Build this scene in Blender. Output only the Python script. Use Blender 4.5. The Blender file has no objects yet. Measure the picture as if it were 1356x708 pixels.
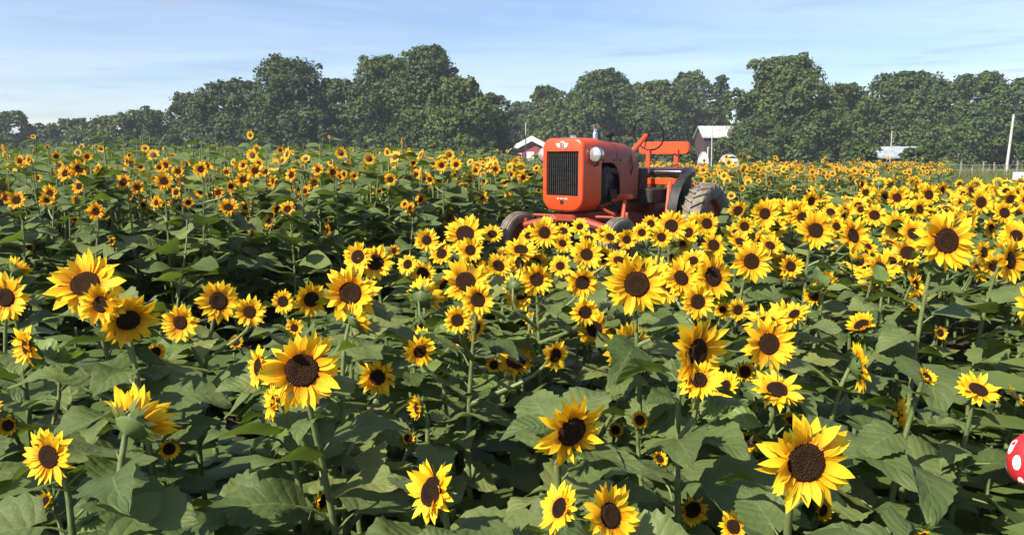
import bpy, math, random
import numpy as np
from mathutils import Vector, Matrix, Quaternion

scene = bpy.context.scene
col = scene.collection
rad = math.radians

# ------------------------------------------------------------------ camera
F, CX, CY, EYE = 1030.0, 678.0, 354.0, 1.45      # focal length and centre in photo pixels, eye height in m
PITCH = math.atan((CY - 208) / F)
cam_d = bpy.data.cameras.new('camera')
cam = bpy.data.objects.new('camera', cam_d)
col.objects.link(cam)
cam_d.sensor_width = 36
cam_d.lens = F / 1356 * 36
cam_d.clip_end = 6000
cam_d.clip_start = 0.02
cam.location = (0, 0, EYE)
cam.rotation_euler = (math.pi / 2 - PITCH, 0, 0)
scene.camera = cam
FWD = Vector((0, math.cos(PITCH), -math.sin(PITCH)))
UP = Vector((0, math.sin(PITCH), math.cos(PITCH)))
EYEV = Vector((0, 0, EYE))


def at(px, py, d):
    return EYEV + FWD * d + Vector((1, 0, 0)) * ((px - CX) / F * d) + UP * ((CY - py) / F * d)


def project(p):
    v = Vector(p) - EYEV
    d = v.dot(FWD)
    if d < 0.05:
        return (-9999, -9999, d)
    return (CX + F * v.x / d, CY - F * v.dot(UP) / d, d)


# ------------------------------------------------------------------ sky and sun
SUN_AZ, SUN_EL = rad(50), rad(42)          # sun behind the camera, to its left
world = bpy.data.worlds.new('World')
scene.world = world
world.use_nodes = True
wn, wl = world.node_tree.nodes, world.node_tree.links
wn.clear()


def node(tree_nodes, kind, **kw):
    n = tree_nodes.new(kind)
    for k, v in kw.items():
        if k.startswith('i_'):
            n.inputs[k[2:].replace('_', ' ')].default_value = v
        else:
            setattr(n, k, v)
    return n


def mathn(nodes, links, op, a, b=None, c=None, clamp=False):
    n = nodes.new('ShaderNodeMath')
    n.operation = op
    n.use_clamp = clamp
    for i, v in enumerate((a, b, c)):
        if v is None:
            continue
        if isinstance(v, (int, float)):
            n.inputs[i].default_value = v
        else:
            links.new(v, n.inputs[i])
    return n.outputs[0]


sky = wn.new('ShaderNodeTexSky')
sky.sky_type = 'NISHITA'
sky.sun_disc = False
sky.sun_elevation = SUN_EL
# sun position in world: direction towards the sun = (-sin az, -cos az)
sky.sun_rotation = math.atan2(-math.sin(SUN_AZ), -math.cos(SUN_AZ))
sky.altitude = 0
sky.air_density = 1.0
sky.dust_density = 0.4
sky.ozone_density = 2.5
tc = wn.new('ShaderNodeTexCoord')
sep = wn.new('ShaderNodeSeparateXYZ')
wl.new(tc.outputs['Generated'], sep.inputs[0])
zz = mathn(wn, wl, 'MAXIMUM', sep.outputs['Z'], 0.0)
zd = mathn(wn, wl, 'ADD', zz, 0.06)
cx_ = mathn(wn, wl, 'DIVIDE', sep.outputs['X'], zd)
cy_ = mathn(wn, wl, 'DIVIDE', sep.outputs['Y'], zd)
comb = wn.new('ShaderNodeCombineXYZ')
wl.new(cx_, comb.inputs[0])
wl.new(cy_, comb.inputs[1])
# thin high cloud
m1 = wn.new('ShaderNodeMapping')
m1.inputs['Scale'].default_value = (0.28, 0.5, 1)
m1.inputs['Rotation'].default_value = (0, 0, 0.5)
m1.inputs['Location'].default_value = (1.7, 0.4, 0)
wl.new(comb.outputs[0], m1.inputs[0])
n1 = node(wn, 'ShaderNodeTexNoise', i_Scale=0.9, i_Detail=7.0, i_Roughness=0.62, i_Distortion=0.6)
wl.new(m1.outputs[0], n1.inputs['Vector'])
r1 = wn.new('ShaderNodeValToRGB')
r1.color_ramp.elements[0].position = 0.40
r1.color_ramp.elements[0].color = (0, 0, 0, 1)
r1.color_ramp.elements[1].position = 0.78
r1.color_ramp.elements[1].color = (1, 1, 1, 1)
wl.new(n1.outputs[0], r1.inputs[0])
f1 = mathn(wn, wl, 'MULTIPLY', r1.outputs[0], 0.42)
# small flat grey cloudlets, as thin puffs seen edge-on low over the trees
m2 = wn.new('ShaderNodeMapping')
m2.inputs['Scale'].default_value = (6.0, 6.0, 60.0)
m2.inputs['Location'].default_value = (0.35, 0.0, 0.2)
wl.new(tc.outputs['Generated'], m2.inputs[0])
n2 = node(wn, 'ShaderNodeTexNoise', i_Scale=1.35, i_Detail=4.0, i_Roughness=0.5)
wl.new(m2.outputs[0], n2.inputs['Vector'])
r2 = wn.new('ShaderNodeValToRGB')
r2.color_ramp.elements[0].position = 0.57
r2.color_ramp.elements[0].color = (0, 0, 0, 1)
r2.color_ramp.elements[1].position = 0.72
r2.color_ramp.elements[1].color = (1, 1, 1, 1)
wl.new(n2.outputs[0], r2.inputs[0])
f2 = mathn(wn, wl, 'MULTIPLY', r2.outputs[0], 0.55)
mx1 = wn.new('ShaderNodeMix')
mx1.data_type = 'RGBA'
wl.new(f1, mx1.inputs[0])
tint = wn.new('ShaderNodeMix')
tint.data_type = 'RGBA'
tint.blend_type = 'MULTIPLY'
tint.inputs[0].default_value = 1.0
wl.new(sky.outputs[0], tint.inputs[6])
tint.inputs[7].default_value = (0.95, 0.97, 1.09, 1)
wl.new(tint.outputs[2], mx1.inputs[6])
mx1.inputs[7].default_value = (8.6, 9.0, 9.8, 1)
mx2 = wn.new('ShaderNodeMix')
mx2.data_type = 'RGBA'
wl.new(f2, mx2.inputs[0])
wl.new(mx1.outputs[2], mx2.inputs[6])
mx2.inputs[7].default_value = (3.3, 4.0, 5.4, 1)
bg = wn.new('ShaderNodeBackground')
bg.inputs['Strength'].default_value = 0.068
wl.new(mx2.outputs[2], bg.inputs['Color'])
wo = wn.new('ShaderNodeOutputWorld')
wl.new(bg.outputs[0], wo.inputs[0])

sun_d = bpy.data.lights.new('sun', 'SUN')
sun_d.energy = 4.6
sun_d.angle = rad(0.53)
sun_d.color = (1.0, 0.915, 0.765)
sun = bpy.data.objects.new('sun', sun_d)
col.objects.link(sun)
SUN_DIR = Vector((-math.sin(SUN_AZ) * math.cos(SUN_EL), -math.cos(SUN_AZ) * math.cos(SUN_EL), math.sin(SUN_EL)))
sun.rotation_euler = SUN_DIR.to_track_quat('Z', 'Y').to_euler()
sun.location = (-20, -20, 40)

scene.view_settings.view_transform = 'Standard'
scene.view_settings.look = 'None'
scene.view_settings.exposure = 1.15
scene.view_settings.gamma = 1.0
scene.view_settings.use_curve_mapping = False
scene.render.engine = 'CYCLES'
scene.cycles.use_denoising = True
scene.cycles.max_bounces = 6
scene.cycles.diffuse_bounces = 3
scene.cycles.transmission_bounces = 3
scene.cycles.volume_bounces = 0
scene.cycles.use_adaptive_sampling = True
scene.cycles.adaptive_threshold = 0.02


# ------------------------------------------------------------------ helpers
def tag(o, label=None, cat=None, group=None, kind=None):
    if label:
        o['label'] = label
    if cat:
        o['category'] = cat
    if group:
        o['group'] = group
    if kind:
        o['kind'] = kind
    return o


def empty(name, loc=(0, 0, 0), rotz=0.0, scale=1.0, parent=None):
    o = bpy.data.objects.new(name, None)
    col.objects.link(o)
    o.empty_display_size = 0.1
    o.location = loc
    o.rotation_euler = (0, 0, rotz)
    o.scale = (scale,) * 3
    o.parent = parent
    return o


def link(name, me, parent=None, mat4=None):
    o = bpy.data.objects.new(name, me)
    col.objects.link(o)
    if parent is not None:
        o.parent = parent
    if mat4 is not None:
        o.matrix_basis = mat4
    return o


class MB:
    """collects shapes into one mesh"""

    def __init__(self):
        self.v, self.f, self.m, self.uv = [], [], [], []

    def add(self, vs, fs, mi=0, uv=None):
        b = len(self.v)
        self.v += [tuple(p) for p in vs]
        self.f += [tuple(i + b for i in f) for f in fs]
        self.m += [mi] * len(fs)
        self.uv += uv if uv else [(0.0, 0.0)] * len(vs)

    def box(self, lo, hi, bev=0.0, mi=0):
        x0, y0, z0 = lo
        x1, y1, z1 = hi
        if bev <= 0:
            vs = [(x, y, z) for z in (z0, z1) for y in (y0, y1) for x in (x0, x1)]
            self.add(vs, [(0, 2, 3, 1), (4, 5, 7, 6), (0, 1, 5, 4), (2, 6, 7, 3), (0, 4, 6, 2), (1, 3, 7, 5)], mi)
            return
        b = bev
        prof = [(x0 + b, y0), (x1 - b, y0), (x1, y0 + b), (x1, y1 - b), (x1 - b, y1), (x0 + b, y1), (x0, y1 - b), (x0, y0 + b)]
        cx, cy = (x0 + x1) / 2, (y0 + y1) / 2
        sx, sy = (x1 - x0 - 2 * b) / (x1 - x0), (y1 - y0 - 2 * b) / (y1 - y0)
        ins = [(cx + (x - cx) * sx, cy + (y - cy) * sy) for x, y in prof]
        rings = [[(x, y, z0) for x, y in ins], [(x, y, z0 + b) for x, y in prof], [(x, y, z1 - b) for x, y in prof], [(x, y, z1) for x, y in ins]]
        self.loft(rings, True, True, True, mi)

    def loft(self, rings, closed=True, cap0=False, cap1=False, mi=0):
        n = len(rings[0])
        vs = [p for r in rings for p in r]
        fs = []
        for k in range(len(rings) - 1):
            for i in range(n if closed else n - 1):
                j = (i + 1) % n
                fs.append((k * n + i, k * n + j, (k + 1) * n + j, (k + 1) * n + i))
        if cap0:
            fs.append(tuple(reversed(range(n))))
        if cap1:
            fs.append(tuple((len(rings) - 1) * n + i for i in range(n)))
        self.add(vs, fs, mi)

    def tube(self, pts, radii, n=8, caps=True, mi=0):
        pts = [Vector(p) for p in pts]
        if isinstance(radii, (int, float)):
            radii = [radii] * len(pts)
        rings = []
        ref = None
        for i, p in enumerate(pts):
            a = pts[max(i - 1, 0)]
            b = pts[min(i + 1, len(pts) - 1)]
            t = (b - a).normalized()
            if ref is None:
                ref = Vector((0, 0, 1)) if abs(t.z) < 0.9 else Vector((1, 0, 0))
            u = t.cross(ref).normalized()
            w = t.cross(u).normalized()
            ref = -w if False else ref
            rings.append([p + (u * math.cos(2 * math.pi * k / n) + w * math.sin(2 * math.pi * k / n)) * radii[i] for k in range(n)])
        self.loft(rings, True, caps, caps, mi)

    def lathe(self, prof, axis_pt, axis, n=24, mi=0, cap=False):
        ax = Vector(axis).normalized()
        ref = Vector((0, 0, 1)) if abs(ax.z) < 0.9 else Vector((1, 0, 0))
        u = ax.cross(ref).normalized()
        w = ax.cross(u).normalized()
        o = Vector(axis_pt)
        rings = [[o + ax * h + (u * math.cos(2 * math.pi * k / n) + w * math.sin(2 * math.pi * k / n)) * r for k in range(n)] for r, h in prof]
        self.loft(rings, True, cap, cap, mi)

    def torus(self, c, axis, R, r, n=36, m=8, mi=0):
        ax = Vector(axis).normalized()
        ref = Vector((0, 0, 1)) if abs(ax.z) < 0.9 else Vector((1, 0, 0))
        u = ax.cross(ref).normalized()
        w = ax.cross(u).normalized()
        c = Vector(c)
        rings = []
        for k in range(n + 1):
            a = 2 * math.pi * k / n
            d = u * math.cos(a) + w * math.sin(a)
            rings.append([c + d * (R + r * math.cos(2 * math.pi * j / m)) + ax * (r * math.sin(2 * math.pi * j / m)) for j in range(m)])
        self.loft(rings, True, False, False, mi)

    def prism(self, poly, axis, a, b, mi=0):
        """poly in the two other axes (order kept), extruded along axis index from a to b"""
        def mk(p, h):
            q = list(p)
            q.insert(axis, h)
            return tuple(q)
        self.loft([[mk(p, a) for p in poly], [mk(p, b) for p in poly]], True, True, True, mi)

    def mesh(self, name, mats, smooth=True, angle=40, uv=False):
        me = bpy.data.meshes.new(name)
        me.from_pydata(self.v, [], self.f)
        for m in (mats if isinstance(mats, (list, tuple)) else [mats]):
            me.materials.append(m)
        if any(self.m):
            me.polygons.foreach_set('material_index', self.m)
        if uv:
            l = me.uv_layers.new(name='UVMap')
            li = np.zeros(len(me.loops), dtype=np.int32)
            me.loops.foreach_get('vertex_index', li)
            a = np.array(self.uv, dtype=np.float32)[li]
            l.data.foreach_set('uv', a.ravel())
        me.update()
        if smooth:
            me.shade_smooth()
            if angle < 180:
                me.set_sharp_from_angle(angle=rad(angle))
        return me

    def build(self, name, mat, parent=None, smooth=True, angle=40):
        return link(name, self.mesh(name, mat, smooth, angle), parent)


def big_mesh(name, verts, faces_idx, totals, mat_idx, mats, smooth=False):
    """mesh from numpy arrays: flat loop index array, loops per face, material per face"""
    me = bpy.data.meshes.new(name)
    me.vertices.add(len(verts))
    me.vertices.foreach_set('co', np.asarray(verts, dtype=np.float32).ravel())
    me.loops.add(len(faces_idx))
    me.loops.foreach_set('vertex_index', np.asarray(faces_idx, dtype=np.int32))
    me.polygons.add(len(totals))
    starts = np.concatenate(([0], np.cumsum(totals)[:-1])).astype(np.int32)
    me.polygons.foreach_set('loop_start', starts)
    for m in mats:
        me.materials.append(m)
    if mat_idx is not None:
        me.polygons.foreach_set('material_index', np.asarray(mat_idx, dtype=np.int32))
    me.update(calc_edges=True)
    if smooth:
        me.shade_smooth()
    return me


# ------------------------------------------------------------------ materials
def new_mat(name):
    m = bpy.data.materials.new(name)
    m.use_nodes = True
    nt = m.node_tree
    nt.nodes.clear()
    out = nt.nodes.new('ShaderNodeOutputMaterial')
    b = nt.nodes.new('ShaderNodeBsdfPrincipled')
    nt.links.new(b.outputs[0], out.inputs[0])
    return m, nt.nodes, nt.links, b, out


def ramp(nodes, links, fac, stops):
    r = nodes.new('ShaderNodeValToRGB')
    e = r.color_ramp.elements
    while len(e) < len(stops):
        e.new(0.5)
    for k, (p, c) in enumerate(stops):
        e[k].position = p
        e[k].color = (c[0], c[1], c[2], 1)
    if fac is not None:
        links.new(fac, r.inputs[0])
    return r.outputs[0]


def noise(nodes, links, scale, detail=4.0, rough=0.55, coord='Object', vec=None):
    t = nodes.new('ShaderNodeTexNoise')
    t.inputs['Scale'].default_value = scale
    t.inputs['Detail'].default_value = detail
    t.inputs['Roughness'].default_value = rough
    if vec is None:
        if coord == 'Position':
            g = nodes.new('ShaderNodeNewGeometry')
            vec = g.outputs['Position']
        else:
            g = nodes.new('ShaderNodeTexCoord')
            vec = g.outputs[coord]
    links.new(vec, t.inputs['Vector'])
    return t.outputs[0]


def mixc(nodes, links, fac, a, b, mode='MIX'):
    n = nodes.new('ShaderNodeMix')
    n.data_type = 'RGBA'
    n.blend_type = mode
    if isinstance(fac, (int, float)):
        n.inputs[0].default_value = fac
    else:
        links.new(fac, n.inputs[0])
    for i, v in ((6, a), (7, b)):
        if isinstance(v, (tuple, list)):
            n.inputs[i].default_value = (v[0], v[1], v[2], 1)
        else:
            links.new(v, n.inputs[i])
    return n.outputs[2]


def bump(nodes, links, height, strength, dist, bsdf):
    n = nodes.new('ShaderNodeBump')
    n.inputs['Strength'].default_value = strength
    n.inputs['Distance'].default_value = dist
    links.new(height, n.inputs['Height'])
    links.new(n.outputs[0], bsdf.inputs['Normal'])
    return n


def plain(name, c1, c2=None, scale=12.0, rough=0.6, metal=0.0, spec=0.5, bmp=0.0, coord='Object', lo=0.35, hi=0.65):
    m, n, l, b, o = new_mat(name)
    t = noise(n, l, scale, 5, 0.6, coord)
    l.new(ramp(n, l, t, [(lo, c1), (hi, c2 or c1)]), b.inputs['Base Color'])
    b.inputs['Roughness'].default_value = rough
    b.inputs['Metallic'].default_value = metal
    b.inputs['Specular IOR Level'].default_value = spec
    if bmp:
        bump(n, l, t, bmp, 0.01, b)
    return m


def leaf_material(name, dark, light, vein, transl=0.25, veins=True, rough=0.5, spec=0.35):
    m, n, l, b, out = new_mat(name)
    pn = noise(n, l, 2.3, 3, 0.6, 'Position')
    oi = n.new('ShaderNodeObjectInfo')
    mixv = mathn(n, l, 'ADD', mathn(n, l, 'MULTIPLY', pn, 0.5), mathn(n, l, 'MULTIPLY', oi.outputs['Random'], 0.5))
    base = ramp(n, l, mixv, [(0.22, dark), (0.66, light), (0.80, (light[0] * 1.5, light[1] * 1.25, light[2] * 1.1))])
    fine = noise(n, l, 60, 4, 0.6, 'Position')
    base = mixc(n, l, mathn(n, l, 'MULTIPLY', fine, 0.35), base, (light[0] * 1.15, light[1] * 1.1, light[2] * 1.1))
    blot = ramp(n, l, noise(n, l, 26, 3, 0.6, 'Position'), [(0.68, (0, 0, 0)), (0.76, (1, 1, 1))])
    base = mixc(n, l, mathn(n, l, 'MULTIPLY', blot, 0.45), base, (0.17, 0.15, 0.035))
    if veins:
        uv = n.new('ShaderNodeTexCoord')
        s = n.new('ShaderNodeSeparateXYZ')
        l.new(uv.outputs['UV'], s.inputs[0])
        au = mathn(n, l, 'ABSOLUTE', s.outputs[0])
        mid = mathn(n, l, 'SUBTRACT', 1.0, mathn(n, l, 'MULTIPLY', au, 22.0), clamp=True)
        ph = mathn(n, l, 'SUBTRACT', s.outputs[1], mathn(n, l, 'MULTIPLY', au, 0.30))
        w = mathn(n, l, 'ABSOLUTE', mathn(n, l, 'SINE', mathn(n, l, 'MULTIPLY', ph, 21.0)))
        side = mathn(n, l, 'SUBTRACT', 1.0, mathn(n, l, 'MULTIPLY', w, 7.0), clamp=True)
        side = mathn(n, l, 'MULTIPLY', side, 0.75)
        v = mathn(n, l, 'MAXIMUM', mid, side)
        base = mixc(n, l, mathn(n, l, 'MULTIPLY', v, 0.42), base, vein)
        hgt = mathn(n, l, 'ADD', mathn(n, l, 'ADD', mathn(n, l, 'MULTIPLY', w, 0.2), mathn(n, l, 'MULTIPLY', fine, 0.5)), mathn(n, l, 'MULTIPLY', noise(n, l, 28, 2, 0.5, 'Position'), 0.9))
        bump(n, l, hgt, 0.75, 0.008, b)
    l.new(base, b.inputs['Base Color'])
    b.inputs['Roughness'].default_value = rough
    b.inputs['Specular IOR Level'].default_value = spec
    tr = n.new('ShaderNodeBsdfTranslucent')
    tcol = mixc(n, l, 1.0, base, (1.5, 1.7, 0.5), 'MULTIPLY')
    l.new(tcol, tr.inputs['Color'])
    mx = n.new('ShaderNodeMixShader')
    mx.inputs[0].default_value = transl
    l.new(b.outputs[0], mx.inputs[1])
    l.new(tr.outputs[0], mx.inputs[2])
    l.new(mx.outputs[0], out.inputs[0])
    return m


def petal_material(name, base_c, tip_c, warm):
    m, n, l, b, out = new_mat(name)
    uv = n.new('ShaderNodeTexCoord')
    s = n.new('ShaderNodeSeparateXYZ')
    l.new(uv.outputs['UV'], s.inputs[0])
    pn = noise(n, l, 9.0, 3, 0.6, 'Position')
    oi = n.new('ShaderNodeObjectInfo')
    v = mathn(n, l, 'ADD', s.outputs[1], mathn(n, l, 'MULTIPLY', mathn(n, l, 'SUBTRACT', pn, 0.5), 0.5))
    c = ramp(n, l, v, [(0.0, warm), (0.22, base_c), (0.62, tip_c)])
    c = mixc(n, l, mathn(n, l, 'MULTIPLY', oi.outputs['Random'], 0.35), c, base_c)
    st = mathn(n, l, 'SINE', mathn(n, l, 'MULTIPLY', s.outputs[0], 17.0))
    c = mixc(n, l, mathn(n, l, 'MULTIPLY', mathn(n, l, 'ADD', st, 1.0), 0.07), c, warm)
    l.new(c, b.inputs['Base Color'])
    b.inputs['Roughness'].default_value = 0.55
    b.inputs['Specular IOR Level'].default_value = 0.25
    bump(n, l, st, 0.25, 0.002, b)
    tr = n.new('ShaderNodeBsdfTranslucent')
    l.new(mixc(n, l, 1.0, c, (1.0, 0.9, 0.6), 'MULTIPLY'), tr.inputs['Color'])
    mx = n.new('ShaderNodeMixShader')
    mx.inputs[0].default_value = 0.32
    l.new(b.outputs[0], mx.inputs[1])
    l.new(tr.outputs[0], mx.inputs[2])
    l.new(mx.outputs[0], out.inputs[0])
    return m


def disc_material():
    m, n, l, b, out = new_mat('flower_disc')
    t = n.new('ShaderNodeTexCoord')
    vor = n.new('ShaderNodeTexVoronoi')
    vor.inputs['Scale'].default_value = 13.0
    l.new(t.outputs['Object'], vor.inputs['Vector'])
    ln = n.new('ShaderNodeVectorMath')
    ln.operation = 'LENGTH'
    l.new(t.outputs['Object'], ln.inputs[0])
    oi = n.new('ShaderNodeObjectInfo')
    rim = ramp(n, l, ln.outputs['Value'], [(0.0, (0.085, 0.055, 0.022)), (0.24, (0.042, 0.020, 0.008)), (0.55, (0.018, 0.0075, 0.004)), (0.80, (0.075, 0.028, 0.006)), (1.0, (0.030, 0.010, 0.003))])
    c = mixc(n, l, mathn(n, l, 'MULTIPLY', vor.outputs['Distance'], 0.9), rim, (0.085, 0.034, 0.008))
    c = mixc(n, l, mathn(n, l, 'MULTIPLY', oi.outputs['Random'], 0.35), c, (0.045, 0.020, 0.008))
    l.new(c, b.inputs['Base Color'])
    b.inputs['Roughness'].default_value = 0.85
    b.inputs['Specular IOR Level'].default_value = 0.2
    bump(n, l, vor.outputs['Distance'], 1.0, 0.05, b)
    return m


M = {}
M['leaf'] = leaf_material('sunflower_leaf', (0.040, 0.070, 0.019), (0.122, 0.160, 0.053), (0.19, 0.235, 0.085), spec=0.25, rough=0.55)
M['leaf_young'] = leaf_material('sunflower_young_leaf', (0.085, 0.135, 0.030), (0.14, 0.20, 0.055), (0.20, 0.26, 0.09))
M['far_leaf'] = leaf_material('field_leaf', (0.044, 0.078, 0.018), (0.112, 0.155, 0.042), (0.17, 0.22, 0.09), veins=False)
M['calyx'] = leaf_material('flower_calyx', (0.07, 0.115, 0.03), (0.13, 0.18, 0.055), (0.2, 0.2, 0.1), 0.2, veins=False)
M['stem'] = plain('sunflower_stem', (0.085, 0.12, 0.035), (0.15, 0.185, 0.065), 30, 0.6, bmp=0.3)
M['petal'] = petal_material('sunflower_petal', (0.86, 0.45, 0.010), (0.95, 0.67, 0.025), (0.68, 0.24, 0.005))
M['petal_warm'] = petal_material('sunflower_petal_warm', (0.74, 0.33, 0.006), (0.86, 0.50, 0.012), (0.40, 0.08, 0.003))
M['disc'] = disc_material()
M['far_disc'] = plain('field_flower_disc', (0.03, 0.012, 0.006), (0.07, 0.03, 0.01), 40, 0.85)


def bark():
    m, n, l, b, o = new_mat('tree_bark')
    t = noise(n, l, 6, 6, 0.65)
    l.new(ramp(n, l, t, [(0.3, (0.06, 0.047, 0.036)), (0.7, (0.16, 0.135, 0.11))]), b.inputs['Base Color'])
    b.inputs['Roughness'].default_value = 0.9
    bump(n, l, t, 0.8, 0.05, b)
    return m


M['bark'] = bark()


def crown_material(name, dark, light):
    m, n, l, b, out = new_mat(name)
    big = noise(n, l, 0.45, 3, 0.6, 'Position')
    fine = noise(n, l, 3.0, 2, 0.6, 'Position')
    v = mathn(n, l, 'ADD', mathn(n, l, 'MULTIPLY', big, 0.6), mathn(n, l, 'MULTIPLY', fine, 0.4))
    c = ramp(n, l, v, [(0.33, dark), (0.66, light)])
    l.new(c, b.inputs['Base Color'])
    b.inputs['Roughness'].default_value = 0.65
    b.inputs['Specular IOR Level'].default_value = 0.25
    tr = n.new('ShaderNodeBsdfTranslucent')
    l.new(mixc(n, l, 1.0, c, (1.3, 1.5, 0.6), 'MULTIPLY'), tr.inputs['Color'])
    mx = n.new('ShaderNodeMixShader')
    mx.inputs[0].default_value = 0.12
    l.new(b.outputs[0], mx.inputs[1])
    l.new(tr.outputs[0], mx.inputs[2])
    l.new(mx.outputs[0], out.inputs[0])
    return m


CROWN = {
    'dark': crown_material('crown_dark_green', (0.022, 0.044, 0.014), (0.058, 0.092, 0.026)),
    'mid': crown_material('crown_mid_green', (0.028, 0.054, 0.015), (0.074, 0.110, 0.027)),
    'olive': crown_material('crown_olive_green', (0.036, 0.064, 0.016), (0.092, 0.126, 0.030)),
    'grey': crown_material('crown_grey_green', (0.036, 0.060, 0.028), (0.076, 0.106, 0.046)),
}


# ------------------------------------------------------------------ terrain
def ss(t):
    t = max(0.0, min(1.0, t))
    return t * t * (3 - 2 * t)


def lerp_line(pts, x):
    if x <= pts[0][0]:
        (x0, y0), (x1, y1) = pts[0], pts[1]
    elif x >= pts[-1][0]:
        (x0, y0), (x1, y1) = pts[-2], pts[-1]
    else:
        for k in range(len(pts) - 1):
            if pts[k][0] <= x <= pts[k + 1][0]:
                (x0, y0), (x1, y1) = pts[k], pts[k + 1]
                break
    return y0 + (y1 - y0) * (x - x0) / (x1 - x0)


NEAR_EDGE = [(-4, 2.5), (-1.9, 2.95), (-0.75, 3.05), (-0.45, 3.7), (-0.2, 4.4), (0.8, 5.0), (1.67, 6.4), (3.4, 8.4), (5.4, 10.6), (9.5, 14.5), (20, 24)]
FAR_EDGE = [(-14, 2.2), (-9, 3.2), (-5, 4.3), (-2.2, 5.3), (-1.0, 7.2), (-0.1, 9.9), (2.5, 12.8), (5, 15.2), (9, 19), (15, 26), (30, 40)]
TR_POS, TR_TH, TR_S = (0.55, 8.6), rad(39), 1.03


def ground_z(x, y):
    g = y - lerp_line(FAR_EDGE, x)
    z = 0.42 * ss(g / 22.0) * ss((7 - x) / 14.0)
    dx, dy = x - 1.1, y - 9.2
    z += 0.235 * math.exp(-(dx * dx + dy * dy) / 9.0)
    return z


def axis_coords():
    c = [0.0]
    step = 0.6
    while c[-1] < 3500:
        c.append(c[-1] + step)
        if c[-1] > 30:
            step *= 1.25
    return c


xs = axis_coords()
xs = [-v for v in reversed(xs[1:])] + xs
ys = xs
gv = [(x, y, ground_z(x, y) if -60 < x < 60 and -5 < y < 80 else (ground_z(max(-60, min(60, x)), max(-5, min(80, y))))) for y in ys for x in xs]
nx = len(xs)
gf = [(j * nx + i, j * nx + i + 1, (j + 1) * nx + i + 1, (j + 1) * nx + i) for j in range(len(ys) - 1) for i in range(nx - 1)]


def ground_material():
    m, n, l, b, o = new_mat('field_ground')
    t1 = noise(n, l, 1.3, 6, 0.65, 'Position')
    t2 = noise(n, l, 14, 5, 0.7, 'Position')
    soil = ramp(n, l, t2, [(0.3, (0.03, 0.022, 0.014)), (0.7, (0.075, 0.056, 0.036))])
    weeds = ramp(n, l, t2, [(0.3, (0.035, 0.055, 0.018)), (0.7, (0.085, 0.11, 0.035))])
    g = n.new('ShaderNodeNewGeometry')
    s = n.new('ShaderNodeSeparateXYZ')
    l.new(g.outputs['Position'], s.inputs[0])
    far = mathn(n, l, 'MULTIPLY', mathn(n, l, 'SUBTRACT', s.outputs[1], 16.0), 0.08, clamp=True)
    k = mathn(n, l, 'ADD', far, ramp(n, l, t1, [(0.45, (0, 0, 0)), (0.65, (1, 1, 1))]), clamp=True)
    l.new(mixc(n, l, k, soil, weeds), b.inputs['Base Color'])
    b.inputs['Roughness'].default_value = 0.95
    b.inputs['Specular IOR Level'].default_value = 0.15
    bump(n, l, t2, 0.9, 0.06, b)
    return m


gm = bpy.data.meshes.new('ground')
gm.from_pydata(gv, [], gf)
gm.materials.append(ground_material())
gm.shade_smooth()
tag(link('ground', gm), kind='structure')

# ------------------------------------------------------------------ sunflower pieces
R_ = random.Random(11)


def leaf_mesh(seed, nv, nh, serr=0.0, mat='leaf'):
    r = random.Random(seed)
    mb = MB()
    droop, fold, twist = r.uniform(0.25, 0.75), r.uniform(0.05, 0.30), r.uniform(-0.25, 0.25)
    wav, ph, bend = r.uniform(0.02, 0.06), r.uniform(0, 6), r.uniform(-0.12, 0.12)
    wid = r.uniform(0.40, 0.50)
    P = 0.42                                        # petiole length
    vs, uv = [], []
    for i in range(nv + 1):
        v = i / nv
        hw = wid * (math.sin(math.pi * min(1, v ** 0.60 * 0.985 + 0.012)) ** 0.85)
        if i == nv:
            hw = 0.004
        for j in range(-nh, nh + 1):
            u = j / nh
            k = hw
            if abs(j) == nh and serr and 0 < i < nv:
                k *= 1 + (serr if i % 2 else -serr)
            x = v - 0.17 * abs(u) ** 1.5 * max(0.0, 1 - 2.6 * v)
            y = u * k
            z = fold * abs(y) - droop * v * v * 0.75 + wav * math.sin(6.3 * v * 1.6 + ph + u * 2.2) * abs(u) + 0.07 * math.sin(9 * v + ph) * u * u
            y += bend * v * v
            z += twist * u * k * v
            vs.append((P + x, y, z))
            uv.append((u, v))
    w = 2 * nh + 1
    fs = [(i * w + j, (i + 1) * w + j, (i + 1) * w + j + 1, i * w + j + 1) for i in range(nv) for j in range(w - 1)]
    mb.add(vs, fs, 0, uv)
    mb.tube([(0, 0, -0.12), (P * 0.5, 0, -0.02), (P + 0.05, 0, -0.008)], [0.022, 0.018, 0.014], 4, False, 1)
    return mb.mesh('leaf', [M[mat], M['stem']], True, 180, True)


LEAF_N = [leaf_mesh(100 + k, 16, 3, 0.065) for k in range(14)]
LEAF_M = [leaf_mesh(200 + k, 6, 2) for k in range(8)]
LEAF_Y = [leaf_mesh(300 + k, 10, 2, 0.03, 'leaf_young') for k in range(5)]


def petal_verts(r, nl, wid, cols=2):
    vs, uv = [], []
    bendz, tw, sd = r.uniform(-0.32, 0.28), r.uniform(-0.35, 0.35), r.uniform(-0.14, 0.14)
    crease = r.uniform(0.05, 0.35)
    for i in range(nl + 1):
        v = i / nl
        hw = wid * (0.50 + 0.50 * math.sin(math.pi * min(1.0, v * 0.80 + 0.10))) * (1 - v ** 3.8)
        for j in range(cols + 1):
            u = 2 * j / cols - 1
            vs.append((v, u * hw + sd * v * v, bendz * v * v + crease * abs(u) * hw + tw * u * hw * v))
            uv.append((u, v))
    w = cols + 1
    fs = [(i * w + j, (i + 1) * w + j, (i + 1) * w + j + 1, i * w + j + 1) for i in range(nl) for j in range(cols)]
    return vs, fs, uv


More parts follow.
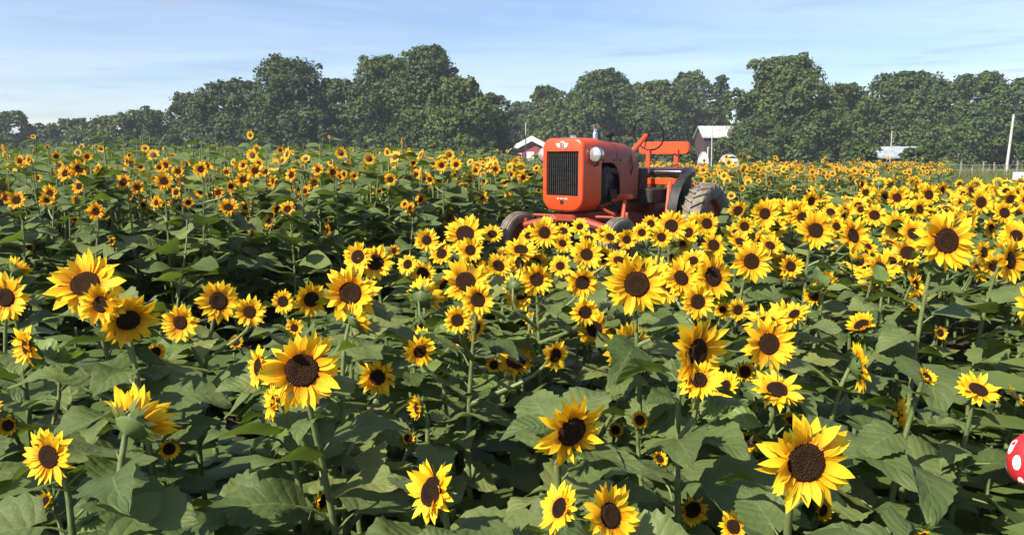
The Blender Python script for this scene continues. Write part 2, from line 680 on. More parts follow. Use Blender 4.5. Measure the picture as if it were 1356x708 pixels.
def petal_mesh(seed, mat):
    r = random.Random(seed)
    mb = MB()
    vs, fs, uv = petal_verts(r, 5, r.uniform(0.18, 0.235))
    mb.add(vs, fs, 0, uv)
    return mb.mesh('petal', M[mat], True, 180, True)


PETAL = [petal_mesh(400 + k, 'petal') for k in range(12)]


def petal_mat(phi, rd, ln, cup, roll, ws):
    return Matrix.Rotation(phi, 4, 'Z') @ Matrix.Translation((rd, 0, 0)) @ Matrix.Rotation(-cup, 4, 'Y') @ Matrix.Rotation(roll, 4, 'X') @ Matrix.Diagonal((ln, ln * ws, ln, 1))


RD = 0.405          # disc radius over head radius


def petal_layout(r, state, missing=0.05):
    """matrices of one head's petals, head radius 1"""
    out = []
    rd = RD if state == 'open' else RD * 0.95
    rag = r.random() ** 1.6
    lo, hi = (-0.15 - 0.35 * rag, 0.45 + 0.45 * rag) if state == 'open' else (0.55, 1.15)
    if state == 'cupped':
        rd, lo, hi = RD, 0.55, 1.05
    ln0 = 1 - rd * 0.9 if state != 'young' else 0.42
    for layer, cnt in ((0, 24), (1, 19)):
        ph0 = r.uniform(0, 6)
        for k in range(cnt):
            if r.random() < missing:
                continue
            ph = ph0 + 2 * math.pi * k / cnt + r.uniform(-0.10, 0.10)
            cup = r.uniform(lo, hi) + layer * 0.10
            out.append(petal_mat(ph, rd * (0.93 - 0.04 * layer), ln0 * r.uniform(0.80 - 0.12 * rag, 1.12) * (1 - 0.10 * layer), cup, r.uniform(-0.38, 0.38) * (1 + 0.5 * rag), r.uniform(0.85, 1.25)))
    return out


def ring_mesh(seed, mat, state='open'):
    r = random.Random(seed)
    mb = MB()
    for mt in petal_layout(r, state):
        vs, fs, uv = petal_verts(r, 3, r.uniform(0.175, 0.23))
        mb.add([mt @ Vector(p) for p in vs], fs, 0, uv)
    return mb.mesh('petals', M[mat], True, 180, True)


RING = {'petal': [ring_mesh(500 + k, 'petal') for k in range(14)], 'petal_warm': [ring_mesh(540 + k, 'petal_warm') for k in range(12)]}
RING_Y = {'petal': [ring_mesh(520 + k, 'petal', 'young') for k in range(4)], 'petal_warm': [ring_mesh(560 + k, 'petal_warm', 'young') for k in range(3)]}


def disc_mesh(seed, seg):
    r = random.Random(seed)
    prof = [(1.0, -0.12), (1.0, 0.06), (0.88, 0.17), (0.68, 0.19), (0.45, 0.14), (0.22, 0.09)]
    mb = MB()
    rings = [[((rr + r.uniform(-0.03, 0.03)) * math.cos(2 * math.pi * k / seg), (rr + r.uniform(-0.03, 0.03)) * math.sin(2 * math.pi * k / seg), h + r.uniform(-0.02, 0.03)) for k in range(seg)] for rr, h in prof]
    mb.loft(rings, True, False, True)
    return mb.mesh('disc', M['disc'], True, 180)


DISC = [disc_mesh(600 + k, 22) for k in range(3)]


def calyx_mesh(seed, state):
    r = random.Random(seed)
    mb = MB()
    prof = [(0.44, -0.02), (0.42, -0.10), (0.33, -0.19), (0.18, -0.26), (0.07, -0.34)]
    if state == 'bud':
        prof = [(0.30, 0.10), (0.42, 0.0), (0.40, -0.14), (0.22, -0.26), (0.08, -0.36)]
    mb.loft([[(rr * math.cos(2 * math.pi * k / 12), rr * math.sin(2 * math.pi * k / 12), h) for k in range(12)] for rr, h in prof], True, False, True)
    for lay in (0, 1):
        cnt = 12
        for k in range(cnt):
            ph = 2 * math.pi * (k + lay * 0.5) / cnt + r.uniform(-0.12, 0.12)
            L = r.uniform(0.26, 0.40) if state != 'bud' else r.uniform(0.45, 0.75)
            el = r.uniform(-0.5, 0.5) if state == 'open' else (r.uniform(-0.1, 0.8) if state == 'young' else r.uniform(0.2, 1.15))
            b0 = Vector((0.40, 0, -0.08 - 0.06 * lay))
            d = Vector((math.cos(el), 0, math.sin(el)))
            cur = r.uniform(-0.12, 0.25)
            pts = [b0 + Vector((0, -0.085, 0)), b0 + Vector((0, 0.085, 0)), b0 + d * L * 0.5 + Vector((0, -0.06, cur * 0.3)), b0 + d * L * 0.5 + Vector((0, 0.06, cur * 0.3)), b0 + d * L + Vector((0, r.uniform(-0.05, 0.05), cur))]
            rm = Matrix.Rotation(ph, 3, 'Z')
            mb.add([rm @ p for p in pts], [(0, 1, 3, 2), (2, 3, 4)])
    return mb.mesh('flower_head', M['calyx'], True, 180)


CALYX = {s: [calyx_mesh(700 + k + 10 * i, s) for k in range(3)] for i, s in enumerate(('open', 'young', 'bud'))}

HEROES = []           # (px, py, radius px, depth) of flowers that must stay in view
FREE = []             # zones of the picture the plants must not cover: (x0, y0, x1, y1, depth)


def bez(p0, p1, p2, p3, n):
    out = []
    for i in range(n + 1):
        t = i / n
        out.append(p0 * (1 - t) ** 3 + p1 * 3 * t * (1 - t) ** 2 + p2 * 3 * t * t * (1 - t) + p3 * t ** 3)
    return out


def facing(yaw, pitch, pos):
    """direction of a flower: yaw 0 = towards the photographer's side of the field"""
    y, p = rad(yaw), rad(pitch)
    return Vector((math.sin(y) * math.cos(p), -math.cos(y) * math.cos(p), math.sin(p)))


def covers(p, rpx_m, slack=0.5):
    """does a leaf of radius rpx_m metres at p hide a flower that the photograph shows?"""
    x, y, d = project(p)
    rl = rpx_m * F / max(d, 0.1)
    for hx, hy, hr, hd in HEROES:
        if d < hd + 0.02:
            dd = math.hypot(x - hx, y - hy)
            if dd < hr * 0.82 + rl * slack:
                return True
    for x0, y0, x1, y1, fd in FREE:
        if d < fd and x0 - rl * slack < x < x1 + rl * slack and y0 - rl * slack < y < y1 + rl * slack:
            return True
    return False


COUNT = {'obj': 0}


def add_head(root, loc, axis, D, state, warm, single, r):
    q = axis.to_track_quat('Z', 'Y')
    h = link('flower_head', r.choice(CALYX[state]), root, Matrix.Translation(loc) @ q.to_matrix().to_4x4() @ Matrix.Rotation(r.uniform(0, 6), 4, 'Z') @ Matrix.Scale(D / 2, 4))
    fam = 'petal_warm' if warm else 'petal'
    if state == 'bud':
        link('disc', r.choice(DISC), h, Matrix.Translation((0, 0, 0.05)) @ Matrix.Scale(0.30, 4))
        link('petals', r.choice(RING_Y[fam]), h, Matrix.Translation((0, 0, 0.02)) @ Matrix.Diagonal((0.72, 0.72, 0.9, 1)))
        return h
    ds = RD * (r.uniform(0.82, 1.12) if state == 'open' else 0.9)
    link('disc', r.choice(DISC), h, Matrix.Scale(ds, 4))
    if single and state == 'open':
        for mt in petal_layout(r, 'cupped' if axis.y > 0.4 else state):
            link('petal', r.choice(PETAL), h, mt)
    else:
        link('petals', r.choice((RING if state == 'open' else RING_Y)[fam]), h, Matrix.Rotation(r.uniform(0, 6), 4, 'Z'))
    return h


def make_plant(base, heads, height, nleaf, near, warm, r, leaf_l=(0.13, 0.23), lean=0.11, name='sunflower', low=0.36):
    """base: ground point; heads: list of (pos, axis, D, state, single)"""
    root = empty(name, base)
    base = Vector(base)
    st = MB()
    if heads:
        main = max(range(len(heads)), key=lambda k: heads[k][0].z * 0.6 + heads[k][2] * 2)
    else:
        main = -1
    if main >= 0:
        hp, ax = heads[main][0] - base, heads[main][1]
        back = hp - ax * heads[main][2] * 0.17
        ctrl = back - ax * 0.06 + Vector((0, 0, -0.12))
        if ax.z < -0.1:
            ctrl = back - ax * 0.10 + Vector((0, 0, 0.02))
        L = back.z
        mainpts = bez(Vector((0, 0, -0.03)), Vector((r.uniform(-lean, lean), r.uniform(-lean, lean), L * 0.4)), ctrl, back, 9)
    else:
        tip = Vector((r.uniform(-lean, lean) * 2, r.uniform(-lean, lean) * 2, height))
        mainpts = bez(Vector((0, 0, -0.03)), Vector((0, 0, height * 0.35)), tip - Vector((0, 0, height * 0.3)), tip, 7)
    n = len(mainpts)
    r0 = 0.0115 if near else 0.011
    seg = 7 if near else 5
    st.tube(mainpts, [r0 * (1 - 0.5 * i / (n - 1)) for i in range(n)], seg)

    def onstem(t):
        k = max(0, min(n - 2, int(t * (n - 1))))
        f = t * (n - 1) - k
        return mainpts[k].lerp(mainpts[k + 1], f)
    for k, hd in enumerate(heads):
        add_head(root, hd[0] - base, hd[1], hd[2], hd[3], warm, hd[4], r)
        if k != main:
            hp, ax = hd[0] - base, hd[1]
            back = hp - ax * hd[2] * 0.17
            hh = max(0.12, min(0.80, (back.z - 0.28) / max(0.2, mainpts[-1].z)))
            p0 = onstem(hh)
            mid = p0.lerp(back, 0.45) + Vector((0, 0, -0.02))
            bp = bez(p0, mid, back - ax * 0.05 + Vector((0, 0, -0.10)), back, 6)
            st.tube(bp, [0.0085 - 0.003 * i / 6 for i in range(7)], seg - 1)
            for q in range(r.choice((1, 2, 2)) if near else 1):
                i = r.choice((2, 3, 4))
                place_leaf(root, base, bp[i], r.uniform(0, 6.28), r.uniform(0.0, 0.6), r.uniform(0.06, 0.12), True, near, r)
    link('stem', st.mesh('stem', M['stem'], True, 60), root)
    az = r.uniform(0, 6.28)
    for k in range(nleaf):
        t = low + (0.93 - low) * (k + 0.5) / max(1, nleaf)
        az += 2.4 + r.uniform(-0.4, 0.4)
        L = r.uniform(*leaf_l) * (1.05 - 0.45 * max(0.0, t - 0.55) / 0.4)
        for attempt in range(4):
            if place_leaf(root, base, onstem(t), az + attempt * 1.4, r.uniform(-0.05, 0.55), L, False, near, r):
                break
    if main < 0 and near:
        for k in range(3):
            place_leaf(root, base, mainpts[-1], az + k * 2.1, r.uniform(0.5, 1.0), r.uniform(0.06, 0.10), True, near, r)
    return root


def place_leaf(root, base, p, az, el, L, young, near, r):
    d = Vector((math.cos(az) * math.cos(el), math.sin(az) * math.cos(el), math.sin(el)))
    c = base + p + d * (L * 0.85)
    if covers(c, L * 0.5, 0.7) or covers(base + p + d * (L * 1.25) - Vector((0, 0, L * 0.3)), L * 0.25, 0.7) or covers(base + p + d * (L * 0.5), L * 0.2):
        return False
    me = r.choice(LEAF_Y if young and near else (LEAF_N if near else LEAF_M))
    link('leaf', me, root, Matrix.Translation(p) @ Matrix.Rotation(az, 4, 'Z') @ Matrix.Rotation(-el, 4, 'Y') @ Matrix.Rotation(r.uniform(-0.5, 0.5), 4, 'X') @ Matrix.Scale(L, 4))
    return True


# ------------------------------------------------------------------ trees
def make_tree(px, top, wpx, depth, kind, label, seed, low=0.10, name='tree', cat='tree', group='trees along the edge of the field', dens=1.0):
    r = random.Random(seed)
    g = np.random.default_rng(seed)
    x, y = (px - CX) / F * depth, depth
    z0 = ground_z(max(-60, min(60, x)), min(80, y))
    H = (208 - top) / F * depth + EYE - z0
    W = wpx * 1.36 / F * depth
    root = empty(name, (x, y, z0))
    lobes = []
    nl = max(14, int(16 + W * H / 7))
    for k in range(nl):
        t = 0.06 + 0.94 * (k + 0.5) / nl
        env = (W / 2) * max(0.12, math.sin(math.pi * (0.22 + 0.73 * t))) ** 0.75 * r.uniform(0.85, 1.12)
        rl = min(W, H) * r.uniform(0.15, 0.25) * (1.12 - 0.50 * t)
        a = k * 2.4 + r.uniform(-0.7, 0.7)
        rr = max(0.0, env - rl * 0.85) * r.uniform(0.45, 1.02)
        zc = min(H * (low + (1 - low) * t), H - rl * 0.8)
        lobes.append((rr * math.cos(a), rr * math.sin(a), zc, rl))
    lobes.append((r.uniform(-0.08, 0.08) * W, 0, H - 0.15 * min(W, H), 0.15 * min(W, H)))
    lobes.append((0, 0, H * 0.45, 0.26 * min(W, H)))
    for k in range(len(lobes)):                      # ragged outer sprays
        lx, ly, lz, lr = lobes[k]
        for j in range(3):
            a, e_ = r.uniform(0, 6.28), r.uniform(-0.2, 1.3)
            q = lr * r.uniform(0.85, 1.15)
            zz_ = lz + q * math.sin(e_)
            if zz_ < H:
                lobes.append((lx + q * math.cos(a) * math.cos(e_), ly + q * math.sin(a) * math.cos(e_), zz_, lr * r.uniform(0.22, 0.42)))
    sz = 0.0021 * depth
    P, N, S = [], [], []
    for (lx, ly, lz, lr) in lobes:
        cnt = int(min(3200, 26 * lr * lr / (sz * sz) * 0.24 * dens)) + 30
        d = g.normal(size=(cnt, 3))
        d /= np.linalg.norm(d, axis=1)[:, None]
        d[:, 2] = np.where(d[:, 2] < -0.35, -d[:, 2], d[:, 2])
        lump = 1 + 0.16 * np.sin(d[:, 0] * 5 + lx) * np.cos(d[:, 1] * 6 + ly) + 0.10 * np.sin(d[:, 2] * 11 + lz)
        rad_ = lr * lump * g.uniform(0.66, 1.10, cnt)
        P.append(np.array([lx, ly, lz]) + d * rad_[:, None] * np.array([1, 1, 0.86]))
        N.append(d + g.normal(size=(cnt, 3)) * 0.5 + np.array([0, 0, 0.25]))
        S.append(sz * g.uniform(0.5, 1.3, cnt))
    P, N, S = np.concatenate(P), np.concatenate(N), np.concatenate(S)
    fr = 6.0 / max(3.0, min(W, H) * 0.45)
    holes = np.sin(P[:, 0] * fr * 2.1 + seed) * np.sin(P[:, 1] * fr * 1.9) + np.sin(P[:, 2] * fr * 2.3 + 1.3 * seed) * np.sin(P[:, 0] * fr * 3.1)
    keep = (P[:, 2] > 0.1) & ((holes > -0.55) | (g.random(len(P)) < 0.3))
    P, N, S = P[keep], N[keep], S[keep]
    N /= np.linalg.norm(N, axis=1)[:, None]
    T = np.cross(N, g.normal(size=N.shape))
    T /= np.linalg.norm(T, axis=1)[:, None]
    B = np.cross(N, T)
    c = len(P)
    s1, s2 = S[:, None] * 1.0, (S * g.uniform(0.5, 0.9, c))[:, None]
    V = np.stack([P - T * s1, P - B * s2 + N * s1 * 0.2, P + T * s1, P + B * s2 + N * s1 * 0.2], axis=1).reshape(-1, 3)
    me = big_mesh('crown', V, np.arange(4 * c), np.full(c, 4), None, [CROWN[kind]])
    link('crown', me, root)
    tb = MB()
    tr = 0.022 * H + 0.05
    top_p = Vector((r.uniform(-0.05, 0.05) * W, 0, H * 0.72))
    tb.tube([(0, 0, -0.2), (0, 0, H * 0.08), Vector((0.02 * W, 0, H * 0.35)), top_p], [tr * 1.35, tr, tr * 0.7, tr * 0.25], 8)
    for (lx, ly, lz, lr) in lobes[1:nl:3]:
        s = min(lz * 0.6, H * 0.4)
        tb.tube([(0.01 * W, 0, s), (lx * 0.5, ly * 0.5, s + (lz - s) * 0.6), (lx * 0.9, ly * 0.9, lz)], [tr * 0.45, tr * 0.3, tr * 0.12], 6)
    tb.build('trunk', M['bark'], root)
    return tag(root, label, cat, group)


TREES = [
    # px, top, width, depth, kind, low, label
    (12, 150, 95, 112, 'mid', 0.04, 'low dark round tree at the far left end of the treeline'),
    (64, 170, 66, 118, 'grey', 0.02, 'short grey-green tree just right of the leftmost tree'),
    (105, 159, 85, 110, 'mid', 0.03, 'low broad tree left of the pale bushy trees in the treeline'),
    (155, 155, 85, 106, 'olive', 0.03, 'pale low tree in the middle of the low left treeline'),
    (205, 148, 88, 103, 'olive', 0.03, 'pale bushy tree joining the big dark trees on the left'),
    (262, 128, 95, 100, 'dark', 0.04, 'dark tree sloping down at the left end of the tall left clump'),
    (318, 112, 100, 96, 'dark', 0.05, 'dense dark tree left of the highest tree in the left clump'),
    (388, 86, 112, 94, 'dark', 0.06, 'tall rounded dark tree, first peak of the left clump'),
    (448, 111, 85, 96, 'mid', 0.05, 'shorter tree in the dip between the two left peaks'),
    (512, 84, 100, 92, 'mid', 0.06, 'broad tall tree left of the tallest peak of the left clump'),
    (572, 70, 95, 90, 'mid', 0.08, 'tallest tree of the left clump, its ragged top highest in the picture'),
    (608, 108, 90, 84, 'olive', 0.05, 'sunlit olive tree standing forward of the tallest left tree'),
    (645, 128, 78, 92, 'dark', 0.03, 'dark tree closing the right end of the left clump'),
    (545, 160, 90, 78, 'mid', 0.02, 'low leafy tree in front of the tallest left tree'),
    (352, 165, 110, 84, 'dark', 0.02, 'low dark tree in front of the left clump'),
    (440, 168, 90, 82, 'dark', 0.02, 'low dark tree in front of the dip in the left clump'),
    (692, 140, 60, 150, 'grey', 0.05, 'faint distant tree in the gap left of the tractor'),
    (722, 118, 44, 128, 'mid', 0.30, 'slim open-topped tree above the red house'),
    (748, 136, 90, 122, 'olive', 0.04, 'low tree behind the tractor bonnet'),
    (798, 100, 112, 118, 'mid', 0.06, 'tall flat-topped tree behind the tractor bonnet'),
    (868, 112, 95, 132, 'olive', 0.05, 'rounded tree behind the tractor steering wheel'),
    (908, 102, 62, 140, 'mid', 0.08, 'tree with a domed top above the tractor seat back'),
    (948, 105, 30, 128, 'dark', 0.20, 'thin pointed dark tree between two broad crowns right of the tractor'),
    (1006, 106, 56, 98, 'mid', 0.05, 'tree leaning over the right end of the white-roofed barn'),
    (1033, 83, 122, 98, 'olive', 0.05, 'tallest tree right of the tractor with a broad olive crown'),
    (1005, 158, 95, 90, 'mid', 0.02, 'low tree at the foot of the tallest right tree'),
    (1085, 150, 100, 88, 'mid', 0.02, 'low bushy tree left of the grey metal roof'),
    (1112, 116, 90, 106, 'olive', 0.05, 'middling tree in the dip right of the tallest right tree'),
    (1186, 102, 125, 108, 'mid', 0.05, 'broad tree rising behind the grey metal roof'),
    (1278, 104, 135, 104, 'mid', 0.05, 'broad dense tree left of the pale pole'),
    (1350, 108, 110, 102, 'grey', 0.05, 'greyish tree at the right edge behind the pale pole'),
    (1255, 168, 110, 84, 'olive', 0.02, 'low spreading tree left of the pale pole'),
    (1345, 170, 70, 82, 'dark', 0.02, 'low dark tree at the right edge'),
]
for i, (px, top, w, d, kind, low, lab) in enumerate(TREES):
    make_tree(px, top, w, d, kind, lab, 900 + i, low)
BUSHES = [
    (150, 192, 120, 92, 'olive', 'wide low bush under the pale left treeline'), (40, 190, 120, 98, 'grey', 'wide low bush at the far left'),
    (280, 186, 110, 80, 'dark', 'dark bush under the left end of the tall clump'),
    (610, 186, 120, 74, 'dark', 'dark bush under the right end of the left clump'), (905, 196, 34, 66, 'mid', 'small bush beside the white hoop tunnels'),
    (820, 182, 130, 100, 'mid', 'wide bush behind the tractor bonnet'), (1140, 192, 50, 62, 'mid', 'bush left of the grey metal roof'),
    (1240, 190, 60, 70, 'dark', 'dark bush right of the grey metal roof'), (1000, 192, 80, 72, 'mid', 'bush right of the white hoop tunnels'),
    (735, 185, 60, 112, 'mid', 'bush behind the red house'),
    (1206, 197, 40, 60, 'mid', 'small bush in front of the right end of the grey metal roof'), (957, 184, 44, 92, 'mid', 'bush in front of the dark barn wall'),
]
for i, (px, top, w, d, kind, lab) in enumerate(BUSHES):
    make_tree(px, top, w, d, kind, lab, 1300 + i, 0.0, 'bush', 'bush', 'bushes under the treeline')

# ------------------------------------------------------------------ buildings and poles
M['white_paint'] = plain('white_paint', (0.72, 0.72, 0.70), (0.82, 0.82, 0.80), 5, 0.5)
M['red_board'] = plain('red_board', (0.24, 0.045, 0.035), (0.33, 0.075, 0.055), 6, 0.7)
M['barn_board'] = plain('barn_board', (0.040, 0.020, 0.026), (0.065, 0.032, 0.036), 6, 0.85)
M['metal_roof'] = plain('metal_roof', (0.36, 0.36, 0.36), (0.52, 0.51, 0.50), 1.6, 0.55, 0.1)
M['grey_roof'] = plain('grey_roof', (0.22, 0.25, 0.28), (0.32, 0.35, 0.39), 2, 0.6)
M['film'] = plain('tunnel_film', (0.40, 0.43, 0.46), (0.55, 0.57, 0.58), 4, 0.4)
M['pole_wood'] = plain('pole_wood', (0.36, 0.35, 0.32), (0.50, 0.49, 0.45), 9, 0.85, bmp=0.3)
M['window_glass'] = plain('window_glass', (0.02, 0.025, 0.03), (0.04, 0.05, 0.06), 3, 0.1)


def gable_house(name, cx, y, w, length, eave, peak, wall, roof, label, cat, front=True, over=0.25):
    """front gable towards the camera if front, else the long side"""
    z0 = ground_z(cx, min(80, y))
    o = empty(name, (cx, y, z0), 0 if front else math.pi / 2)
    b = MB()
    b.prism([(-w / 2, -0.2), (w / 2, -0.2), (w / 2, eave), (0, peak), (-w / 2, eave)], 1, -length / 2, length / 2)
    b.build('wall', wall, o, False)
    rf = empty('roof', parent=o)
    sl = math.hypot(w / 2, peak - eave)
    ux, uz = (w / 2) / sl, (peak - eave) / sl
    for s in (-1, 1):
        q = MB()
        t = 0.14
        e = over
        pr = [(s * 0.0, peak + t + 0.01), (s * (w / 2 + e * ux), eave - e * uz + t + 0.01), (s * (w / 2 + e * ux), eave - e * uz + 0.012), (0, peak + 0.012)]
        q.prism(pr, 1, -length / 2 - e, length / 2 + e)
        k = int((length + 2 * e) / 0.9)
        for i in range(k):                          # standing seams
            yy = -length / 2 - e + (i + 0.5) * (length + 2 * e) / k
            q.prism([(0, peak + t + 0.05), (s * (w / 2 + e * ux), eave - e * uz + t + 0.05), (s * (w / 2 + e * ux), eave - e * uz + t), (0, peak + t)], 1, yy - 0.03, yy + 0.03)
        q.build('roof_slope', roof, rf, False)
    tag(o, label, cat)
    return o, w, length, eave, peak


D = 104
hx = (703 - CX) / F * D
h, *_ = gable_house('red_house', hx, D, 4.6, 7, 2.65, 3.85, M['red_board'], M['white_paint'], 'small red house with a white gable roof behind the tractor', 'house', True, 0.35)
for s in (-1, 1):
    b = MB()
    b.prism([(0, 3.86), (s * 2.55, 2.53), (s * 2.55, 2.05), (0, 3.36)], 1, -3.93, -3.86)
    b.build('barge_board', M['white_paint'], h, False)
b = MB()
b.prism([(-4.3, -0.2), (-2.31, -0.2), (-2.31, 2.35), (-4.3, 1.55)], 1, -3.0, 3.0)
b.build('side_room', M['red_board'], h, False)
b = MB()
b.prism([(-4.5, 1.50), (-2.31, 2.40), (-2.31, 2.54), (-4.5, 1.64)], 1, -3.2, 3.2)
b.build('lean_to_roof', M['white_paint'], h, False)
b = MB()
b.box((-0.65, -3.62, -0.1), (0.30, -3.515, 2.0))
dd_ = b.build('door', M['white_paint'], h, False)
for wx in (-1.7, 1.15):
    b = MB()
    b.box((wx - 0.42, -3.58, 0.95), (wx + 0.42, -3.513, 1.85))
    wdw = b.build('window', M['white_paint'], h, False)
    b = MB()
    b.box((wx - 0.33, -3.60, 1.04), (wx + 0.33, -3.585, 1.76))
    b.build('pane', M['window_glass'], wdw, False)
b = MB()
b.box((-4.95, -3.3, -0.1), (-4.5, -2.9, 2.3), 0.03)
b.build('chimney', M['pole_wood'], h, False)
# grey low wall left of the house
D = 100
b = MB()
b.box((-2.6, -0.15, -0.2), (2.6, 0.15, 1.75), 0.02)
b.box((-2.7, -0.22, 1.75), (2.7, 0.22, 1.85))
gw = b.build('low_wall', plain('grey_block', (0.30, 0.29, 0.29), (0.40, 0.39, 0.38), 3, 0.9), None, False)
gw.location = ((648 - CX) / F * D, D, ground_z(-3, 80))
tag(gw, 'low grey wall beside the red house, left of the tractor', 'wall')

D = 104
bx = (950 - CX) / F * D
barn, *_ = gable_house('barn', bx, D, 5, 5.4, 4.0, 5.35, M['barn_board'], M['metal_roof'], 'dark barn with a pale metal roof right of the tractor seat', 'barn', False, 0.3)
for k, yy in enumerate((-1.4, 0.2, 1.8)):
    b = MB()
    b.box((-2.58, yy - 0.45, 1.6), (-2.512, yy + 0.45, 2.7))
    w_ = b.build('window', M['white_paint'], barn, False)
    b = MB()
    b.box((-2.60, yy - 0.36, 1.7), (-2.583, yy + 0.36, 2.6))
    b.build('pane', M['window_glass'], w_, False)

D = 68
sx_ = (1178 - CX) / F * D
shed, *_ = gable_house('shed', sx_, D, 2.6, 3.6, 1.45, 2.20, M['barn_board'], M['grey_roof'], 'shed with a grey metal roof half hidden by trees on the right', 'shed', False, 0.25)
b = MB()
b.box((-1.37, -0.45, -0.1), (-1.305, 0.45, 1.3))
b.build('door', M['barn_board'], shed, False)


def hoop(px, d, w, h, length, label):
    x = (px - CX) / F * d
    o = empty('hoop_tunnel', (x, d, ground_z(x, d)), -0.25)
    arc = [(w / 2 * math.cos(a), h * math.sin(a) ** 0.8) for a in np.linspace(0, math.pi, 15)]
    b = MB()
    b.loft([[(p, y, z) for p, z in arc] for y in (0, length)], False)
    b.add([(p, 0.02, z) for p, z in arc], [tuple(range(15))])
    b.add([(p, length - 0.02, z) for p, z in arc], [tuple(range(15))])
    b.build('cover', M['film'], o, True, 30)
    for k in range(4):
        b = MB()
        yy = length * k / 3
        b.tube([(p * 1.012, yy, z * 1.012) for p, z in arc], 0.03, 5)
        b.build('hoop', M['metal_roof'], o)
    b = MB()
    b.box((-0.35, -0.03, 0), (0.35, 0.015, h * 0.72))
    b.build('door_flap', M['white_paint'], o, False)
    tag(o, label, 'tunnel', 'white hoop tunnels by the barn')


hoop(929, 62, 0.95, 1.85, 2.5, 'small narrow white hoop tunnel nearest the tractor seat')
hoop(963, 60, 1.75, 1.65, 3.0, 'wider white hoop tunnel right of the narrow one')


def pole(px_b, py_top, px_t, d, r, label, arm=False, light=False):
    x = (px_b - CX) / F * d
    z0 = ground_z(x, min(80, d))
    o = empty('utility_pole', (x, d, z0))
    top = Vector(((px_t - px_b) / F * d, 0, (208 - py_top) / F * d + EYE - z0))
    b = MB()
    b.tube([(0, 0, -0.3), top * 0.5, top], [r * 1.15, r, r * 0.8], 10)
    b.build('shaft', M['pole_wood'], o)
    b = MB()
    b.lathe([(r * 0.85, 0), (r * 0.9, 0.04), (r * 0.2, 0.12)], top, (0, 0, 1), 10, cap=True)
    b.build('cap', M['metal_roof'], o)
    if light:
        b = MB()
        q = top * 0.72
        b.tube([q, q + Vector((-0.5, 0, 0.12)), q + Vector((-0.75, 0, 0.1))], [0.025, 0.022, 0.02], 6)
        b.build('arm', M['metal_roof'], o)
        b = MB()
        b.lathe([(0.03, 0.08), (0.15, 0.02), (0.16, -0.03), (0.05, -0.06)], q + Vector((-0.8, 0, 0.1)), (0, 0, 1), 12, cap=True)
        b.build('lamp_head', M['metal_roof'], o)
    if arm:
        b = MB()
        b.box((-0.5, -0.05, top.z * 0.9), (0.5, 0.05, top.z * 0.9 + 0.1))
        b.build('cross_arm', M['pole_wood'], o, False)
    tag(o, label, 'pole', 'poles beyond the field')


pole(1327, 155, 1331, 52, 0.085, 'leaning pale bare pole near the right edge')
pole(696, 165, 696, 92, 0.07, 'thin pale pole in front of the red house')
pole(940, 171, 939, 90, 0.06, 'thin pole in front of the dark barn')
pole(1174, 176, 1174, 65, 0.04, 'thin pole in front of the grey shed roof')

M['post_wood'] = plain('post_wood', (0.16, 0.145, 0.12), (0.26, 0.24, 0.20), 9, 0.9)
# field fence at the right
fy = 42.0
fx0, fx1 = (1252 - CX) / F * fy, (1372 - CX) / F * fy
fo = empty('field_fence', (fx0, fy, ground_z(fx0, fy)))
nposts = 9
for k in range(nposts):
    b = MB()
    xk = (fx1 - fx0) * k / (nposts - 1)
    hh = 1.15 + 0.12 * math.sin(k * 2.3)
    b.tube([(xk, 0.0, -0.2), (xk + 0.04 * math.sin(k), 0, hh)], [0.05, 0.04], 7)
    b.build('post', M['post_wood'], fo)
for zz_ in (0.4, 0.75, 1.02):
    b = MB()
    b.tube([(0, -0.065, zz_), ((fx1 - fx0), -0.065, zz_)], 0.008, 5)
    b.build('wire', M['metal_roof'], fo)
tag(fo, 'post and wire fence across the grass below the pale pole', 'fence')

# white sign at the right edge
D = 13.5
p = at(1356, 233, D)
so = empty('white_sign', (p.x, p.y, ground_z(p.x, p.y)))
zc = p.z - so.location.z
b = MB()
b.box((-0.19, -0.015, zc - 0.07), (0.26, 0.015, zc + 0.065), 0.006)
b.build('panel', M['white_paint'], so, False)
b = MB()
b.box((0.01, 0.016, -0.2), (0.07, 0.06, zc + 0.03), 0.004)
b.build('post', M['pole_wood'], so, False)
b = MB()
b.box((-0.07, -0.0185, zc - 0.018), (0.0, -0.0152, zc + 0.02))
b.build('print', plain('faded_blue_print', (0.25, 0.33, 0.55), (0.35, 0.42, 0.6), 20), so, False)
tag(so, 'small white sign panel above the flowers at the right edge', 'sign')

# ------------------------------------------------------------------ tractor
def paint(name, c1, c2, rough=0.35):
    m, n, l, b, o = new_mat(name)
    t = noise(n, l, 7, 6, 0.65)
    f = noise(n, l, 40, 4, 0.6)
    c = ramp(n, l, t, [(0.35, c1), (0.7, c2)])
    fade = noise(n, l, 2.2, 4, 0.6)
    c = mixc(n, l, mathn(n, l, 'MULTIPLY', ramp(n, l, fade, [(0.42, (0, 0, 0)), (0.72, (1, 1, 1))]), 0.22), c, (c1[0] * 0.72, c1[1] * 1.9 + 0.02, c1[2] * 3.0 + 0.02))
    grime = ramp(n, l, f, [(0.56, (0, 0, 0)), (0.74, (1, 1, 1))])
    c = mixc(n, l, mathn(n, l, 'MULTIPLY', grime, 0.5), c, (0.10, 0.05, 0.03))
    l.new(c, b.inputs['Base Color'])
    l.new(mathn(n, l, 'ADD', mathn(n, l, 'MULTIPLY', f, 0.25), rough - 0.1), b.inputs['Roughness'])
    b.inputs['Coat Weight'].default_value = 0.15
    b.inputs['Coat Roughness'].default_value = 0.25
    bump(n, l, t, 0.08, 0.02, b)
    return m


